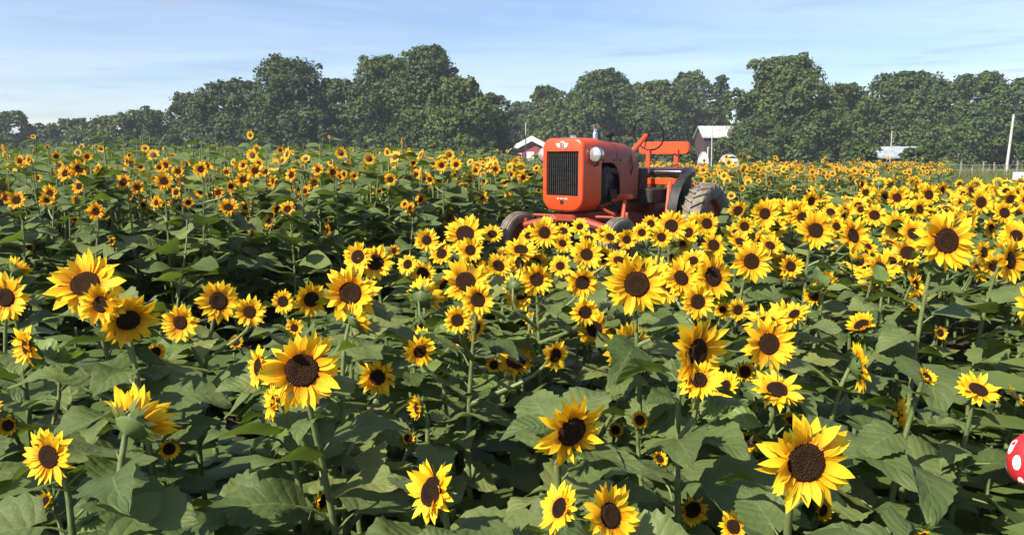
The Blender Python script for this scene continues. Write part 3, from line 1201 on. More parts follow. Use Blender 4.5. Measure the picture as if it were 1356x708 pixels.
M['orange'] = paint('tractor_orange_paint', (0.68, 0.065, 0.010), (0.60, 0.05, 0.010))
M['dull_shaded_red'] = paint('tractor_dull_shaded_red_paint', (0.29, 0.034, 0.014), (0.21, 0.030, 0.017), 0.5)  # darker copy of the orange, shade on sides and underparts put into the colour
M['black_metal'] = plain('black_metal', (0.010, 0.010, 0.011), (0.03, 0.028, 0.026), 15, 0.55, 0.3)
M['engine'] = plain('engine_iron', (0.022, 0.019, 0.017), (0.06, 0.045, 0.038), 18, 0.65, 0.4)
M['chrome'] = plain('chrome', (0.62, 0.62, 0.62), (0.7, 0.7, 0.7), 5, 0.2, 1.0)
M['lens'] = plain('lamp_lens', (0.40, 0.42, 0.42), (0.62, 0.63, 0.62), 22, 0.15, 0.6, 0.9)
M['vinyl'] = plain('black_vinyl', (0.011, 0.011, 0.013), (0.02, 0.02, 0.022), 20, 0.28, 0, 0.6, 0.15)
M['emblem'] = plain('emblem_white', (0.75, 0.74, 0.72), (0.8, 0.8, 0.78), 20, 0.4)


def tyre_material():
    m, n, l, b, o = new_mat('dusty_tyre')
    t = noise(n, l, 9, 6, 0.7)
    l.new(ramp(n, l, t, [(0.32, (0.075, 0.064, 0.054)), (0.66, (0.24, 0.205, 0.165))]), b.inputs['Base Color'])
    b.inputs['Roughness'].default_value = 0.92
    bump(n, l, t, 0.4, 0.02, b)
    return m


M['tyre'] = tyre_material()
M['print_red'] = M['dull_shaded_red']
M['rim'] = plain('wheel_rim', (0.30, 0.06, 0.03), (0.20, 0.06, 0.04), 9, 0.6)

tr = empty('tractor', (TR_POS[0], TR_POS[1], ground_z(TR_POS[0], TR_POS[1]) - 0.004), -TR_TH, TR_S)
tag(tr, 'old orange-red tractor with black grille and round headlights standing in the sunflowers', 'tractor')


def rrect(w, z0, z1, rt, rb, n=7):
    """rounded rectangle profile (x, z), counter-clockwise from the bottom right corner"""
    pts = []
    for (cx, cz, rr, a0) in ((w - rb, z0 + rb, rb, -90), (w - rt, z1 - rt, rt, 0), (-w + rt, z1 - rt, rt, 90), (-w + rb, z0 + rb, rb, 180)):
        for k in range(n):
            a = rad(a0 + 90 * k / (n - 1))
            pts.append((cx + rr * math.cos(a), cz + rr * math.sin(a)))
    return pts


# radiator shell with an opening for the grille
outer = rrect(0.265, 0.62, 1.40, 0.10, 0.15)
def inner_of(p, w=0.205, z0=0.79, z1=1.255, cz=1.02):
    ang = math.atan2(p[1] - cz, p[0])
    # keep the order of the outer loop by squashing it on to the opening
    x = max(-w, min(w, p[0] * w / 0.20))
    z = max(z0, min(z1, cz + (p[1] - cz) * 0.75))
    return (x, z)
inn = []
for k, p in enumerate(outer):
    q = k // 7
    t = (k % 7) / 6
    c = [((0.205, 0.79)), ((0.205, 1.255)), ((-0.205, 1.255)), ((-0.205, 0.79))][q]
    inn.append((c[0] + (0.004 * (t - 0.5) if q in (1, 3) else 0), c[1] + (0.004 * (t - 0.5) if q in (0, 2) else 0)))
sh = MB()
def scl(prof, s, cz=1.0):
    return [(x * s, cz + (z - cz) * s) for x, z in prof]
rings = [[(x, 0.36, z) for x, z in outer], [(x, 0.045, z) for x, z in outer], [(x, 0.02, z) for x, z in scl(outer, 0.988)], [(x, 0.006, z) for x, z in scl(outer, 0.962)], [(x, 0.0, z) for x, z in scl(outer, 0.92)],
         [(x * 1.03, 0.0, 1.02 + (z - 1.02) * 1.03) for x, z in inn], [(x, 0.008, z) for x, z in inn], [(x, 0.06, z) for x, z in inn]]
sh.loft(rings, True, True, False)
shell = sh.build('radiator_shell', M['orange'], tr, True, 38)
g = MB()
g.box((-0.215, 0.045, 0.78), (0.215, 0.065, 1.265))
grille = g.build('grille', M['black_metal'], tr, False)
for k in range(15):
    g = MB()
    x = -0.19 + 0.38 * k / 14
    g.box((x - 0.006, 0.018, 0.795), (x + 0.006, 0.040, 1.25))
    g.build('grille_bar', M['black_metal'], grille, False)
g = MB()
for k in range(9):
    z = 0.83 + 0.39 * k / 8
    g.box((-0.203, 0.030, z - 0.004), (0.203, 0.044, z + 0.004))
g.build('cross_wire', M['black_metal'], grille, False)
# emblem: white winged badge with an orange letter
em = MB()
em.lathe([(0.042, 0.0), (0.040, 0.008), (0.02, 0.011)], (0.0, 0.006, 1.325), (0, -1, 0), 20, cap=True)
for s in (-1, 1):
    for j, (w_, z_) in enumerate(((0.042, 1.338), (0.034, 1.322), (0.022, 1.306))):
        em.box((min(s * 0.036, s * (0.036 + w_)), -0.006, z_ - 0.006), (max(s * 0.036, s * (0.036 + w_)), 0.012, z_ + 0.006))
emb = em.build('emblem', M['emblem'], shell, True, 30)
lt = MB()
yb0, yb1 = -0.012, -0.004
lt.box((-0.022, yb0, 1.297), (-0.010, yb1, 1.353))
for z_ in (1.297, 1.320, 1.343):
    lt.box((-0.010, yb0, z_), (0.012, yb1, z_ + 0.010))
for z_ in (1.307, 1.330):
    lt.box((0.012, yb0, z_ - 0.004), (0.022, yb1, z_ + 0.016))
lt.build('letter', M['dull_shaded_red'], shell, False)
nm = MB()
for k in range(9):                                   # small worn raised lettering under the grille
    if k in (2, 5):
        continue
    x = -0.062 + 0.0155 * k
    nm.box((x, -0.004, 0.752), (x + 0.003, 0.004, 0.768))
    nm.box((x + 0.007, -0.004, 0.752), (x + 0.010, 0.004, 0.768))
    nm.box((x + 0.003, -0.004, 0.759), (x + 0.007, 0.004, 0.762))
nm.build('lettering', M['emblem'], shell, False)
ch = MB()
ch.lathe([(0.026, 0.0), (0.026, 0.006), (0.014, 0.008)], (0, 0.002, 0.725), (0, -1, 0), 16, cap=True)
ch.build('crank_hole', M['black_metal'], shell)
cap = MB()
cap.lathe([(0.035, 0), (0.035, 0.03), (0.022, 0.042)], (0.0, 0.20, 1.395), (0, 0, 1), 14, cap=True)
cap.build('radiator_cap', M['chrome'], shell)

# hood
def arch(w, zs, zt, n=15):
    pts = []
    for k in range(n):
        a = math.pi * k / (n - 1)
        cx, sz_ = math.cos(a), math.sin(a)
        pts.append((w * math.copysign(abs(cx) ** 0.62, cx), zs + (zt - zs) * sz_ ** 0.72))
    return pts


hd = MB()
secs = []
for (y, w, zs, zt) in ((0.355, 0.252, 1.14, 1.385), (0.55, 0.25, 1.14, 1.385), (0.80, 0.247, 1.13, 1.375), (1.05, 0.242, 1.10, 1.36), (1.15, 0.235, 1.06, 1.335), (1.22, 0.205, 1.0, 1.27), (1.24, 0.16, 0.95, 1.20)):
    secs.append([(x, y, z) for x, z in arch(w, zs, zt)])
hd.loft(secs, False)
hood = hd.build('hood', M['dull_shaded_red'], tr, True, 50)
for s in (-1, 1):                                    # rear side panels with an arched cut behind the engine opening
    arc = [(0.70 - 0.0 + 0.16 * (1 - math.sin(a)), 1.15 - 0.34 * (1 - math.cos(a))) for a in np.linspace(0, math.pi / 2, 8)]
    poly = [(0.86 - 0.24 * math.cos(a), 0.86 + 0.285 * math.sin(a)) for a in np.linspace(math.pi / 2, 0, 8)]
    poly = [(0.62, 1.145)] + [(0.62 + 0.17 * math.sin(a), 0.85 + 0.28 * math.cos(a)) for a in np.linspace(0.0, math.pi / 2, 8)] + [(0.80, 0.72), (1.17, 0.72), (1.20, 1.12), (1.15, 1.15)]
    pb = MB()
    x0 = s * 0.238
    pb.prism(poly, 0, x0 - 0.006, x0 + 0.006)
    pb.build('side_panel', M['dull_shaded_red'], tr, False)
hb = MB()
hb.torus((0, 1.02, 1.10), (0, 1, 0), 0.262, 0.007, 40, 6)
hbo = hb.build('hood_strap', M['black_metal'], hood)
for yk in (0.372, 0.70):
    sm = MB()
    sm.loft([[(x * 1.006, y, 0.9 + (z - 0.9) * 1.006) for x, z in arch(0.2505, 1.15, 1.384)] for y in (yk, yk + 0.008)], False)
    sm.build('seam', M['black_metal'], hood)
for yk in (0.42, 0.64, 0.78, 1.0):
    for s in (-1, 1):
        bo = MB()
        bo.lathe([(0.011, 0.0), (0.011, 0.005), (0.006, 0.008)], (s * 0.249, yk, 1.165), (s, 0, 0), 8, cap=True)
        bo.build('bolt', M['engine'], hood)
# engine seen through the opening
e = MB()
e.box((-0.16, 0.40, 0.60), (0.16, 1.0, 1.06), 0.02)
e.box((-0.11, 0.42, 1.06), (0.11, 0.95, 1.13), 0.02)
e.build('engine_block', M['engine'], tr, True, 30)
e = MB()
e.lathe([(0.11, 0), (0.12, 0.02), (0.12, 0.05), (0.06, 0.07)], (0.16, 0.56, 0.98), (1, 0, 0), 20, cap=True)
e.build('fan_pulley', M['engine'], tr)
e = MB()
e.lathe([(0.055, 0), (0.06, 0.02), (0.06, 0.22), (0.045, 0.24)], (0.205, 0.47, 0.78), (0, 0, 1), 16, cap=True)
e.build('oil_filter', M['black_metal'], tr)
e = MB()
e.tube([(0.17, 0.50, 1.04), (0.215, 0.62, 1.05), (0.21, 0.80, 1.03), (0.17, 0.92, 1.02)], [0.03, 0.035, 0.035, 0.03], 10)
e.build('manifold', M['engine'], tr)
e = MB()
e.tube([(0.20, 0.62, 0.88), (0.225, 0.66, 0.70), (0.20, 0.80, 0.64)], 0.012, 6)
e.tube([(0.19, 0.48, 1.08), (0.23, 0.60, 0.93), (0.20, 0.74, 0.86)], 0.008, 6)
e.build('hose', M['black_metal'], tr)
e = MB()
e.box((0.165, 0.64, 0.72), (0.225, 0.76, 0.84), 0.01)
e.build('carburettor', M['engine'], tr)
e = MB()
e.lathe([(0.028, 0), (0.028, 0.10), (0.020, 0.11), (0.020, 0.15), (0.046, 0.155), (0.05, 0.185), (0.03, 0.20)], (0.02, 0.60, 1.36), (0, 0, 1), 14, cap=True)
e.build('exhaust_stub', M['chrome'], tr)
e = MB()
e.lathe([(0.032, 0), (0.03, 0.10), (0.058, 0.105), (0.06, 0.13), (0.02, 0.145)], (0.04, 0.86, 1.34), (0, 0, 1), 14, cap=True)
e.build('air_intake', M['black_metal'], tr)
# headlights
for s in (-1, 1):
    c = Vector((s * 0.335, 0.13, 1.225))
    b = MB()
    b.lathe([(0.012, 0.12), (0.042, 0.105), (0.070, 0.065), (0.082, 0.02), (0.088, 0.0), (0.084, -0.008)], c, (0, 1, 0), 28)
    hl = b.build('headlight', M['chrome'], tr, True, 50)
    b = MB()
    b.lathe([(0.083, -0.004), (0.071, -0.016), (0.042, -0.026), (0.010, -0.030)], c, (0, 1, 0), 28, cap=True)
    b.build('lens', M['lens'], hl, True, 180)
    b = MB()
    b.tube([c + Vector((0, 0.06, -0.03)), c + Vector((-s * 0.03, 0.10, -0.10)), Vector((s * 0.25, 0.22, 1.10))], 0.014, 6)
    b.build('bracket', M['dull_shaded_red'], hl)
# chassis
b = MB()
b.box((-0.13, 0.05, 0.50), (0.13, 0.36, 0.60), 0.02)
b.box((-0.10, 0.36, 0.46), (0.10, 1.0, 0.62), 0.02)
b.lathe([(0.16, 0.98), (0.17, 1.05), (0.12, 1.25), (0.12, 1.6), (0.20, 1.75)], (0, 0, 0.66), (0, 1, 0), 16)
b.build('chassis', M['dull_shaded_red'], tr, True, 35)
b = MB()
b.box((-0.19, 1.66, 0.30), (0.19, 2.20, 0.80), 0.04)
b.lathe([(0.12, -0.62), (0.10, -0.4), (0.14, -0.2), (0.14, 0.2), (0.10, 0.4), (0.12, 0.62)], (0, 1.95, 0.445), (1, 0, 0), 16, cap=True)
b.build('transmission', M['dull_shaded_red'], tr, True, 35)
b = MB()
b.box((0.14, 1.22, 0.66), (0.40, 1.62, 0.84), 0.02)
b.build('toolbox', M['engine'], tr, True, 30)
b = MB()
b.box((-0.24, 1.235, 0.78), (0.245, 1.42, 1.07), 0.012)
b.build('battery_box', M['black_metal'], tr, True, 30)
b = MB()
for s in (-1, 1):
    b.tube([(0, 0.15, 0.56), (s * 0.30, 0.12, 0.50), (s * 0.58, 0.10, 0.44)], [0.05, 0.045, 0.04], 8)
    b.tube([(s * 0.56, 0.10, 0.28), (s * 0.56, 0.10, 0.52)], [0.024, 0.024], 8)
b.build('front_axle', M['dull_shaded_red'], tr)
for s in (-1, 1):
    b = MB()
    b.tube([(s * 0.50, 0.13, 0.48), (s * 0.30, 0.55, 0.50), (s * 0.10, 1.05, 0.52)], 0.024, 8)
    b.build('radius_rod', M['orange'] if s > 0 else M['dull_shaded_red'], tr)
b = MB()
b.tube([(0.55, 0.18, 0.60), (0.20, 0.42, 0.66), (0.16, 1.1, 0.74)], 0.016, 7)
b.tube([(-0.55, 0.22, 0.55), (0.55, 0.22, 0.57)], 0.016, 7)
b.build('tie_rod', M['dull_shaded_red'], tr)
b = MB()
b.box((0.30, 0.62, 0.74), (0.46, 0.72, 0.79), 0.01)
b.tube([(0.38, 0.67, 0.75), (0.40, 0.60, 0.55), (0.36, 0.5, 0.45)], 0.022, 7)
b.tube([(0.22, 0.66, 0.72), (0.45, 0.68, 0.77)], 0.02, 7)
b.build('cultivator_bracket', M['orange'], tr, True, 35)
b = MB()
b.tube([(0.50, 1.42, 0.50), (0.47, 1.52, 0.78), (0.44, 1.60, 0.90)], 0.026, 7)
b.build('lift_arm', M['orange'], tr)


def wheel(name, x, y, R, W, lugs, side, steer=0.0):
    w_ = empty(name, (x, y, R), steer, 1.0, tr)
    b = MB()
    h = W / 2
    prof = [(R * 0.60, -h * 0.72), (R * 0.70, -h * 0.95), (R * 0.86, -h), (R * 0.955, -h * 0.86), (R * 0.985, -h * 0.45), (R * 0.99, 0), (R * 0.985, h * 0.45), (R * 0.955, h * 0.86), (R * 0.86, h), (R * 0.70, h * 0.95), (R * 0.60, h * 0.72)]
    b.lathe(prof, (0, 0, 0), (1, 0, 0), 44)
    if lugs:
        n = 22
        for k in range(n):
            for s in (-1, 1):
                a = 2 * math.pi * (k + (0.5 if s > 0 else 0)) / n
                ring = []
                for (xx, da) in ((0.0, 0.0), (s * h * 0.55, -0.10), (s * h * 0.98, -0.21)):
                    aa = a + da
                    rr = R * (0.985 if abs(xx) < h * 0.9 else 0.93)
                    wd = 0.022 / R
                    o1, o2 = (R * 1.045, rr * 0.97) if abs(xx) < h * 0.9 else (R * 0.995, rr * 0.93)
                    ring.append([(xx, o2 * math.cos(aa - wd), o2 * math.sin(aa - wd)), (xx, o1 * math.cos(aa - wd * 0.6), o1 * math.sin(aa - wd * 0.6)), (xx, o1 * math.cos(aa + wd * 0.6), o1 * math.sin(aa + wd * 0.6)), (xx, o2 * math.cos(aa + wd), o2 * math.sin(aa + wd))])
                b.loft(ring, True, True, True)
    else:
        for xx in (-0.5, 0.0, 0.5):
            b.torus((xx * h, 0, 0), (1, 0, 0), R * 0.985, 0.012, 44, 6)
    b.build('tyre', M['tyre'], w_, True, 35)
    b = MB()
    sd = 1 if side > 0 else -1
    prof = [(R * 0.62, -h * 0.75), (R * 0.58, -h * 0.6), (R * 0.58, h * 0.6), (R * 0.62, h * 0.75)]
    b.lathe(prof, (0, 0, 0), (1, 0, 0), 32)
    b.lathe([(R * 0.58, sd * h * 0.15), (R * 0.40, sd * h * 0.40), (R * 0.18, sd * h * 0.45), (R * 0.15, sd * h * 0.8), (R * 0.02, sd * h * 0.85)], (0, 0, 0), (1, 0, 0), 28, cap=False)
    rim = b.build('rim', M['rim'], w_, True, 35)
    return w_


wheel('front_wheel', 0.66, 0.10, 0.29, 0.14, False, 1, -0.10)
wheel('front_wheel', -0.66, 0.10, 0.29, 0.14, False, -1, -0.10)
wheel('rear_wheel', 0.74, 1.95, 0.44, 0.27, True, 1)
wheel('rear_wheel', -0.74, 1.95, 0.44, 0.27, True, -1)
for s in (-1, 1):
    b = MB()
    arcp = [(1.95 - 0.53 * math.cos(a), 0.50 + 0.53 * math.sin(a)) for a in np.linspace(rad(-12), rad(98), 18)]
    x0, x1 = s * 0.50, s * 0.62
    b.loft([[(x0, y, z) for y, z in arcp], [(x1, y, z) for y, z in arcp]], False)
    b.loft([[(x1, 1.95 + (y - 1.95) * 0.985, 0.50 + (z - 0.50) * 0.985) for y, z in arcp], [(x0, 1.95 + (y - 1.95) * 0.985, 0.50 + (z - 0.50) * 0.985) for y, z in arcp]], False)
    pl = arcp + [(2.05, 0.62), (1.6, 0.42)]
    b.prism(pl, 0, s * 0.494, s * 0.506)
    b.build('fender', M['black_metal'], tr, True, 35)
# steering
b = MB()
p0, p1 = Vector((0.03, 1.20, 1.14)), Vector((0.03, 1.73, 1.46))
b.tube([p0, p1], [0.032, 0.030], 12)
b.build('steering_column', M['orange'], tr, True, 50)
b = MB()
b.tube([(0.03, 1.38, 1.05), (0.03, 1.42, 1.27)], 0.022, 8)
b.build('column_support', M['orange'], tr, True, 50)
ax = (p1 - p0).normalized()
ax = Vector((0.0, 0.94, 0.34)).normalized()
hub = p1 + ax * 0.03
b = MB()
b.torus(hub + ax * 0.03, ax, 0.205, 0.011, 44, 8)
sw = b.build('steering_wheel', M['black_metal'], tr, True, 180)
for k in range(3):
    a = rad(90 + 120 * k + 25)
    u = Vector((1, 0, 0))
    w_ = ax.cross(u)
    b = MB()
    b.tube([hub, hub + ax * 0.03 + (u * math.cos(a) + w_ * math.sin(a)) * 0.20], [0.009, 0.007], 6)
    b.build('spoke', M['black_metal'], sw)
b = MB()
b.lathe([(0.035, -0.03), (0.035, 0.02), (0.02, 0.035)], hub, ax, 14, cap=True)
b.build('hub', M['black_metal'], sw)
# seat
b = MB()
prof = rrect(0.055, 0, 0.125, 0.05, 0.035, 6)
stations = [(-0.50, 0.80), (-0.49, 0.95), (-0.46, 1.0), (0.46, 1.0), (0.49, 0.95), (0.50, 0.80)]
b.loft([[(x, 1.98 + px_ * 3.6 * s, 0.952 + 0.06 + (pz - 0.06) * s) for px_, pz in prof] for x, s in stations], True, True, True)
b.build('seat_cushion', M['vinyl'], tr, True, 40)
b = MB()
b.box((-0.48, 1.79, 0.86), (0.48, 1.85, 0.942), 0.01)
b.box((-0.46, 1.85, 0.88), (0.46, 2.19, 0.92), 0.01)
b.tube([(0.0, 2.0, 0.75), (0.0, 2.0, 0.89)], 0.04, 8)
b.build('seat_frame', M['orange'], tr, True, 30)
b = MB()
bp = rrect(0.36, 1.235, 1.395, 0.05, 0.05, 6)
b.loft([[(x * 0.97, 2.225, 1.315 + (z - 1.315) * 0.93) for x, z in bp], [(x, 2.24, z) for x, z in bp], [(x, 2.265, z) for x, z in bp], [(x * 0.97, 2.28, 1.315 + (z - 1.315) * 0.93) for x, z in bp]], True, True, True)
b.build('backrest', M['orange'], tr, True, 35)
for s in (-1, 1):
    b = MB()
    b.box((s * 0.20 - 0.028, 2.19, 0.89), (s * 0.20 + 0.028, 2.222, 1.30), 0.004)
    b.build('backrest_support', M['orange'], tr, True, 30)

# ------------------------------------------------------------------ sunflowers
# flowers read from the photograph: px, py, diameter px, yaw, pitch, state, label of the plant that carries it
O, Y, B_ = 'open', 'young', 'bud'
NEAR_HEADS = [
    (7, 394, 62, 5, 5, O, 'sunflower with a bright bloom cut by the left edge of the picture'),
    (113, 376, 88, 10, 38, O, 'sunflower with a big upturned bloom behind a smaller one, left foreground'),
    (134, 403, 56, 0, 5, O, None), (170, 424, 76, 38, -22, O, 'sunflower with a large nodding bloom turned right, left foreground'),
    (35, 459, 54, -38, 0, O, 'sunflower with a bloom turned left above big leaves at the left edge'),
    (239, 427, 48, 0, 0, O, 'sunflower with a neat round bloom in front of the dark path, left'),
    (289, 399, 54, 40, 22, O, 'sunflower with a bloom tilted right in front of the dark path'),
    (331, 413, 42, 5, 0, O, 'sunflower with a small round bloom between the dark path and the big low bloom'),
    (313, 453, 22, 0, 20, Y, None), (22, 356, 40, 150, 35, O, 'sunflower with a bloom seen from behind at the left edge'),
    (65, 604, 74, -12, 5, O, 'sunflower with an orange bloom low at the left edge'),
    (178, 560, 104, 165, 28, O, 'sunflower with a big bloom seen from its green back, lower left'),
    (224, 594, 32, 30, 15, Y, None), (62, 664, 40, -20, 35, B_, 'sunflower with a half-open green bud at the lower left corner'),
    (11, 563, 30, 10, 10, Y, None),
    (464, 388, 74, 5, 8, O, 'sunflower with a wide dark-centred bloom at the edge of the dark path'),
    (497, 347, 46, 10, 5, O, 'sunflower with a light bloom at the corner of the near patch by the path'),
    (375, 399, 31, 0, 5, O, None), (412, 396, 46, 35, -5, O, None), (470, 424, 50, 120, 25, O, None), (390, 434, 26, 0, 5, O, None),
    (400, 490, 102, 12, 8, O, 'sunflower with the largest brown-centred bloom left of the middle'),
    (342, 486, 52, -50, 10, O, None), (500, 499, 50, 0, 2, O, 'sunflower with a compact ring-like bloom right of the large left bloom'),
    (556, 465, 42, 18, -8, O, 'sunflower with a small tilted bloom above broad leaves, left of middle'),
    (559, 394, 56, 165, 15, O, 'sunflower with a bloom seen from behind left of the tractor front wheel'),
    (617, 373, 64, 12, 28, O, 'sunflower with a large upturned bloom below the tractor front wheel'),
    (633, 397, 46, 10, 15, O, None), (606, 424, 38, -5, 0, O, None), (631, 435, 38, 62, -12, O, None), (654, 483, 24, 0, 10, Y, None),
    (362, 532, 52, -62, 12, O, None), (426, 663, 36, 60, 0, Y, None),
    (572, 650, 84, -52, 30, O, 'sunflower with a bloom tilted left at the bottom, left of the middle'),
    (541, 580, 32, 5, 25, B_, 'sunflower with a spiky green bud showing a yellow centre'),
    (711, 370, 43, 0, 5, O, 'sunflower with a round bloom left of the pair below the tractor'),
    (771, 374, 43, 0, 0, O, None), (843, 376, 80, 0, 5, O, 'sunflower with the largest dark-centred bloom below the tractor'),
    (775, 413, 38, 0, -5, O, None), (735, 470, 40, 35, 0, O, 'sunflower with a lone narrow bloom above the dark gap in the middle'),
    (883, 384, 37, -20, 0, O, None), (902, 368, 52, 20, 25, O, None), (944, 366, 60, 28, 15, O, 'sunflower with a broad bloom turned right, below the tractor rear wheel'),
    (924, 399, 46, 8, 5, O, None), (995, 346, 54, 5, 12, O, 'sunflower with a domed bloom below and right of the tractor rear wheel'),
    (977, 410, 29, 10, 0, O, None), (957, 410, 25, -10, 0, O, None),
    (924, 466, 94, 38, 2, O, 'sunflower with a very large bloom turned right, right of the middle'),
    (926, 503, 54, -15, 30, O, None), (986, 492, 33, 10, 20, Y, None), (1018, 455, 70, 8, 12, O, 'sunflower with a spread-petalled bloom beside the very large turned one'),
    (757, 571, 98, 28, -12, O, 'sunflower with a big drooping bloom low in the middle'),
    (847, 556, 28, 5, 20, Y, None), (815, 569, 24, 0, 20, Y, None), (741, 672, 66, -62, 30, O, 'sunflower with a bloom turned left at the bottom, middle'),
    (808, 682, 86, 38, 26, O, 'sunflower with an upturned bloom cut by the bottom edge in the middle'),
    (917, 674, 46, 10, 5, Y, None), (971, 697, 42, 20, 40, O, None), (993, 584, 34, -10, 20, Y, None), (923, 538, 24, 0, 30, B_, None),
    (1047, 353, 33, 0, 5, O, None), (1052, 416, 38, -60, 45, O, None), (1029, 516, 62, -10, 58, O, 'sunflower with a bloom facing the sky, left of the sideways bloom'),
    (1137, 486, 62, 80, 8, O, 'sunflower with a bloom in profile facing right among big leaves'),
    (1295, 516, 54, 10, 62, O, 'sunflower with a bowl-shaped bloom facing the sky near the right edge'),
    (1245, 441, 20, 0, 20, Y, None), (1212, 377, 32, 40, 20, O, None), (1253, 319, 82, 6, 8, O, 'tall sunflower with a large bloom standing above the rest at the right'),
    (1080, 305, 50, 5, 10, O, 'sunflower with a round bloom left of the tilted dark-eyed one, right side'),
    (1130, 312, 48, 25, 15, O, 'sunflower with a dark-eyed tilted bloom, right side'),
    (1013, 283, 38, 5, 5, O, 'sunflower with a bloom right of the tractor rear wheel'),
    (1338, 345, 58, 30, 5, O, 'sunflower with a large bloom half cut by the right edge'),
    (1299, 268, 32, 5, 5, O, None), (1067, 612, 122, 5, 5, O, 'sunflower with the biggest bloom of all, low at the right'),
    (1192, 547, 44, 55, 10, O, 'sunflower with a small sideways bloom among broad leaves, lower right'),
    (1048, 558, 30, 0, 50, Y, None), (1089, 675, 32, 20, 10, Y, None), (1316, 553, 20, 10, 30, Y, None),
    (721, 308, 40, 0, 3, O, 'sunflower with a clear round bloom in front of the tractor radiator'),
    (690, 331, 42, 10, 55, O, None), (777, 337, 42, 10, 20, O, None), (798, 341, 31, 0, 5, O, None),
    (889, 299, 42, 0, 12, O, 'sunflower with the higher of two blooms beside the tractor rear wheel'), (876, 314, 29, -5, 0, O, None), (904, 323, 22, 0, 5, O, None),
    (830, 317, 27, 10, 5, O, None), (936, 296, 32, 10, 10, O, None), (986, 300, 27, 0, 5, O, None), (981, 321, 36, 20, 50, O, None),
    (616, 310, 52, 5, 30, O, 'sunflower with an upturned bloom left of the tractor front wheel'), (623, 331, 34, 0, 0, O, None),
    (565, 318, 32, 10, 10, O, None), (474, 340, 40, -15, 15, O, None), (585, 336, 34, -10, 30, O, None), (682, 379, 40, 160, 10, O, None),
    (1346, 312, 40, -10, 20, O, None), (1188, 262, 30, 0, 10, O, None), (1230, 258, 28, 10, 10, O, None), (1158, 285, 32, -10, 20, O, None),
    (1108, 300, 26, 10, 10, O, None), (1330, 282, 30, 0, 10, O, None), (1218, 277, 30, 20, 10, O, None), (1270, 292, 28, 20, 30, O, None),
    (660, 352, 36, 30, 30, O, None), (742, 352, 30, -10, 20, O, None), (820, 345, 36, 10, 50, O, None), (868, 356, 40, 0, 50, O, None),
    (918, 345, 34, -20, 40, O, None), (1020, 325, 34, 10, 40, O, None), (560, 362, 36, 30, 30, O, None), (540, 350, 28, -20, 20, O, None),
    (706, 425, 30, 140, 0, O, None), (800, 310, 26, 0, 20, O, None), (745, 322, 26, 20, 20, O, None), (652, 310, 28, 10, 40, O, None),
    (746, 306, 26, 10, 45, O, None), (768, 300, 24, -20, 30, O, None), (808, 314, 26, 15, 40, O, None), (850, 308, 26, -10, 20, O, None), (780, 316, 28, 20, 60, O, None), (700, 312, 26, -15, 30, O, None), (862, 296, 24, 10, 20, O, None),
]
FAR_HEADS = [
    (22, 265, 27), (66, 256, 25), (72, 275, 17), (127, 280, 26), (145, 294, 19), (39, 327, 22), (164, 241, 25), (182, 248, 21), (217, 240, 26), (236, 227, 17),
    (239, 238, 17), (233, 255, 18), (266, 224, 24), (266, 254, 19), (289, 255, 19), (304, 252, 13), (322, 219, 18), (322, 238, 23), (338, 226, 23), (326, 274, 19),
    (79, 305, 14), (240, 277, 13), (105, 247, 23), (421, 225, 19), (416, 242, 19), (386, 232, 21), (358, 245, 16), (441, 228, 19), (517, 238, 19), (481, 225, 15),
    (493, 252, 13), (585, 219, 19), (604, 218, 18), (564, 235, 17), (551, 231, 16), (604, 232, 16), (656, 224, 17), (676, 231, 15), (447, 287, 13), (422, 297, 10),
    (357, 293, 21), (352, 227, 17), (300, 228, 15), (630, 226, 15), (693, 235, 16), (640, 240, 14), (160, 275, 14), (30, 285, 14), (8, 262, 20), (100, 290, 14),
    (190, 290, 13), (280, 240, 15), (520, 262, 12), (460, 238, 14), (395, 250, 14), (575, 250, 13), (690, 222, 15), (148, 225, 14), (50, 236, 14), (200, 262, 14),
]
for (px, py, d, *_) in NEAR_HEADS:
    pass


def near_depth(px, py, d):
    dz = 0.43 * F / max(40, py - 208)
    Dz = d * dz / F
    Dm = 0.185 if d >= 44 else (0.15 if d >= 30 else 0.105)
    D = max(0.07, min(0.21, math.sqrt(Dz * Dm)))
    return F * D / d, D


heads_near = []
FRONT = {(134, 403), (633, 397), (926, 503), (876, 314), (606, 424), (623, 331), (924, 399), (470, 424), (741, 672), (808, 682), (342, 486), (362, 532)}
for (px, py, d, yaw, pit, stt, lab) in NEAR_HEADS:
    dep, D = near_depth(px, py, d)
    p = at(px, py, dep)
    D *= 1.10
    if (px, py) in FRONT:
        D, dep = D * 0.80, dep * 0.80
        p = at(px, py, dep)
    if stt == Y:
        D *= 1.25
    if stt == B_:
        D *= 1.15
    heads_near.append(dict(px=px, py=py, dpx=d, dep=dep, D=D, p=p, ax=facing(yaw, pit, p), st=stt, lab=lab))
    HEROES.append((px, py, d / 2 * 0.8, dep))
FREE += [(716, 150, 905, 284, 8.0), (660, 292, 700, 312, 8.0), (806, 280, 842, 297, 7.5), (895, 232, 956, 272, 8.0), (0, 200, 330, 332, 5.0), (330, 200, 470, 345, 5.0), (470, 200, 700, 300, 6.0), (480, 300, 540, 325, 4.5)]

# group the near flowers into plants
plants = []
for hd_ in sorted(heads_near, key=lambda q: -q['dpx']):
    best = None
    for pl in plants:
        q = pl['h'][0]
        dist = math.hypot(hd_['p'].x - q['p'].x, (hd_['p'].y - q['p'].y))
        if dist < (0.26 if hd_['dpx'] < 60 else 0.14) and len(pl['h']) < 5 and abs(hd_['p'].z - q['p'].z) < 0.40:
            if best is None or dist < best[0]:
                best = (dist, pl)
    if best:
        best[1]['h'].append(hd_)
    else:
        plants.append(dict(h=[hd_]))

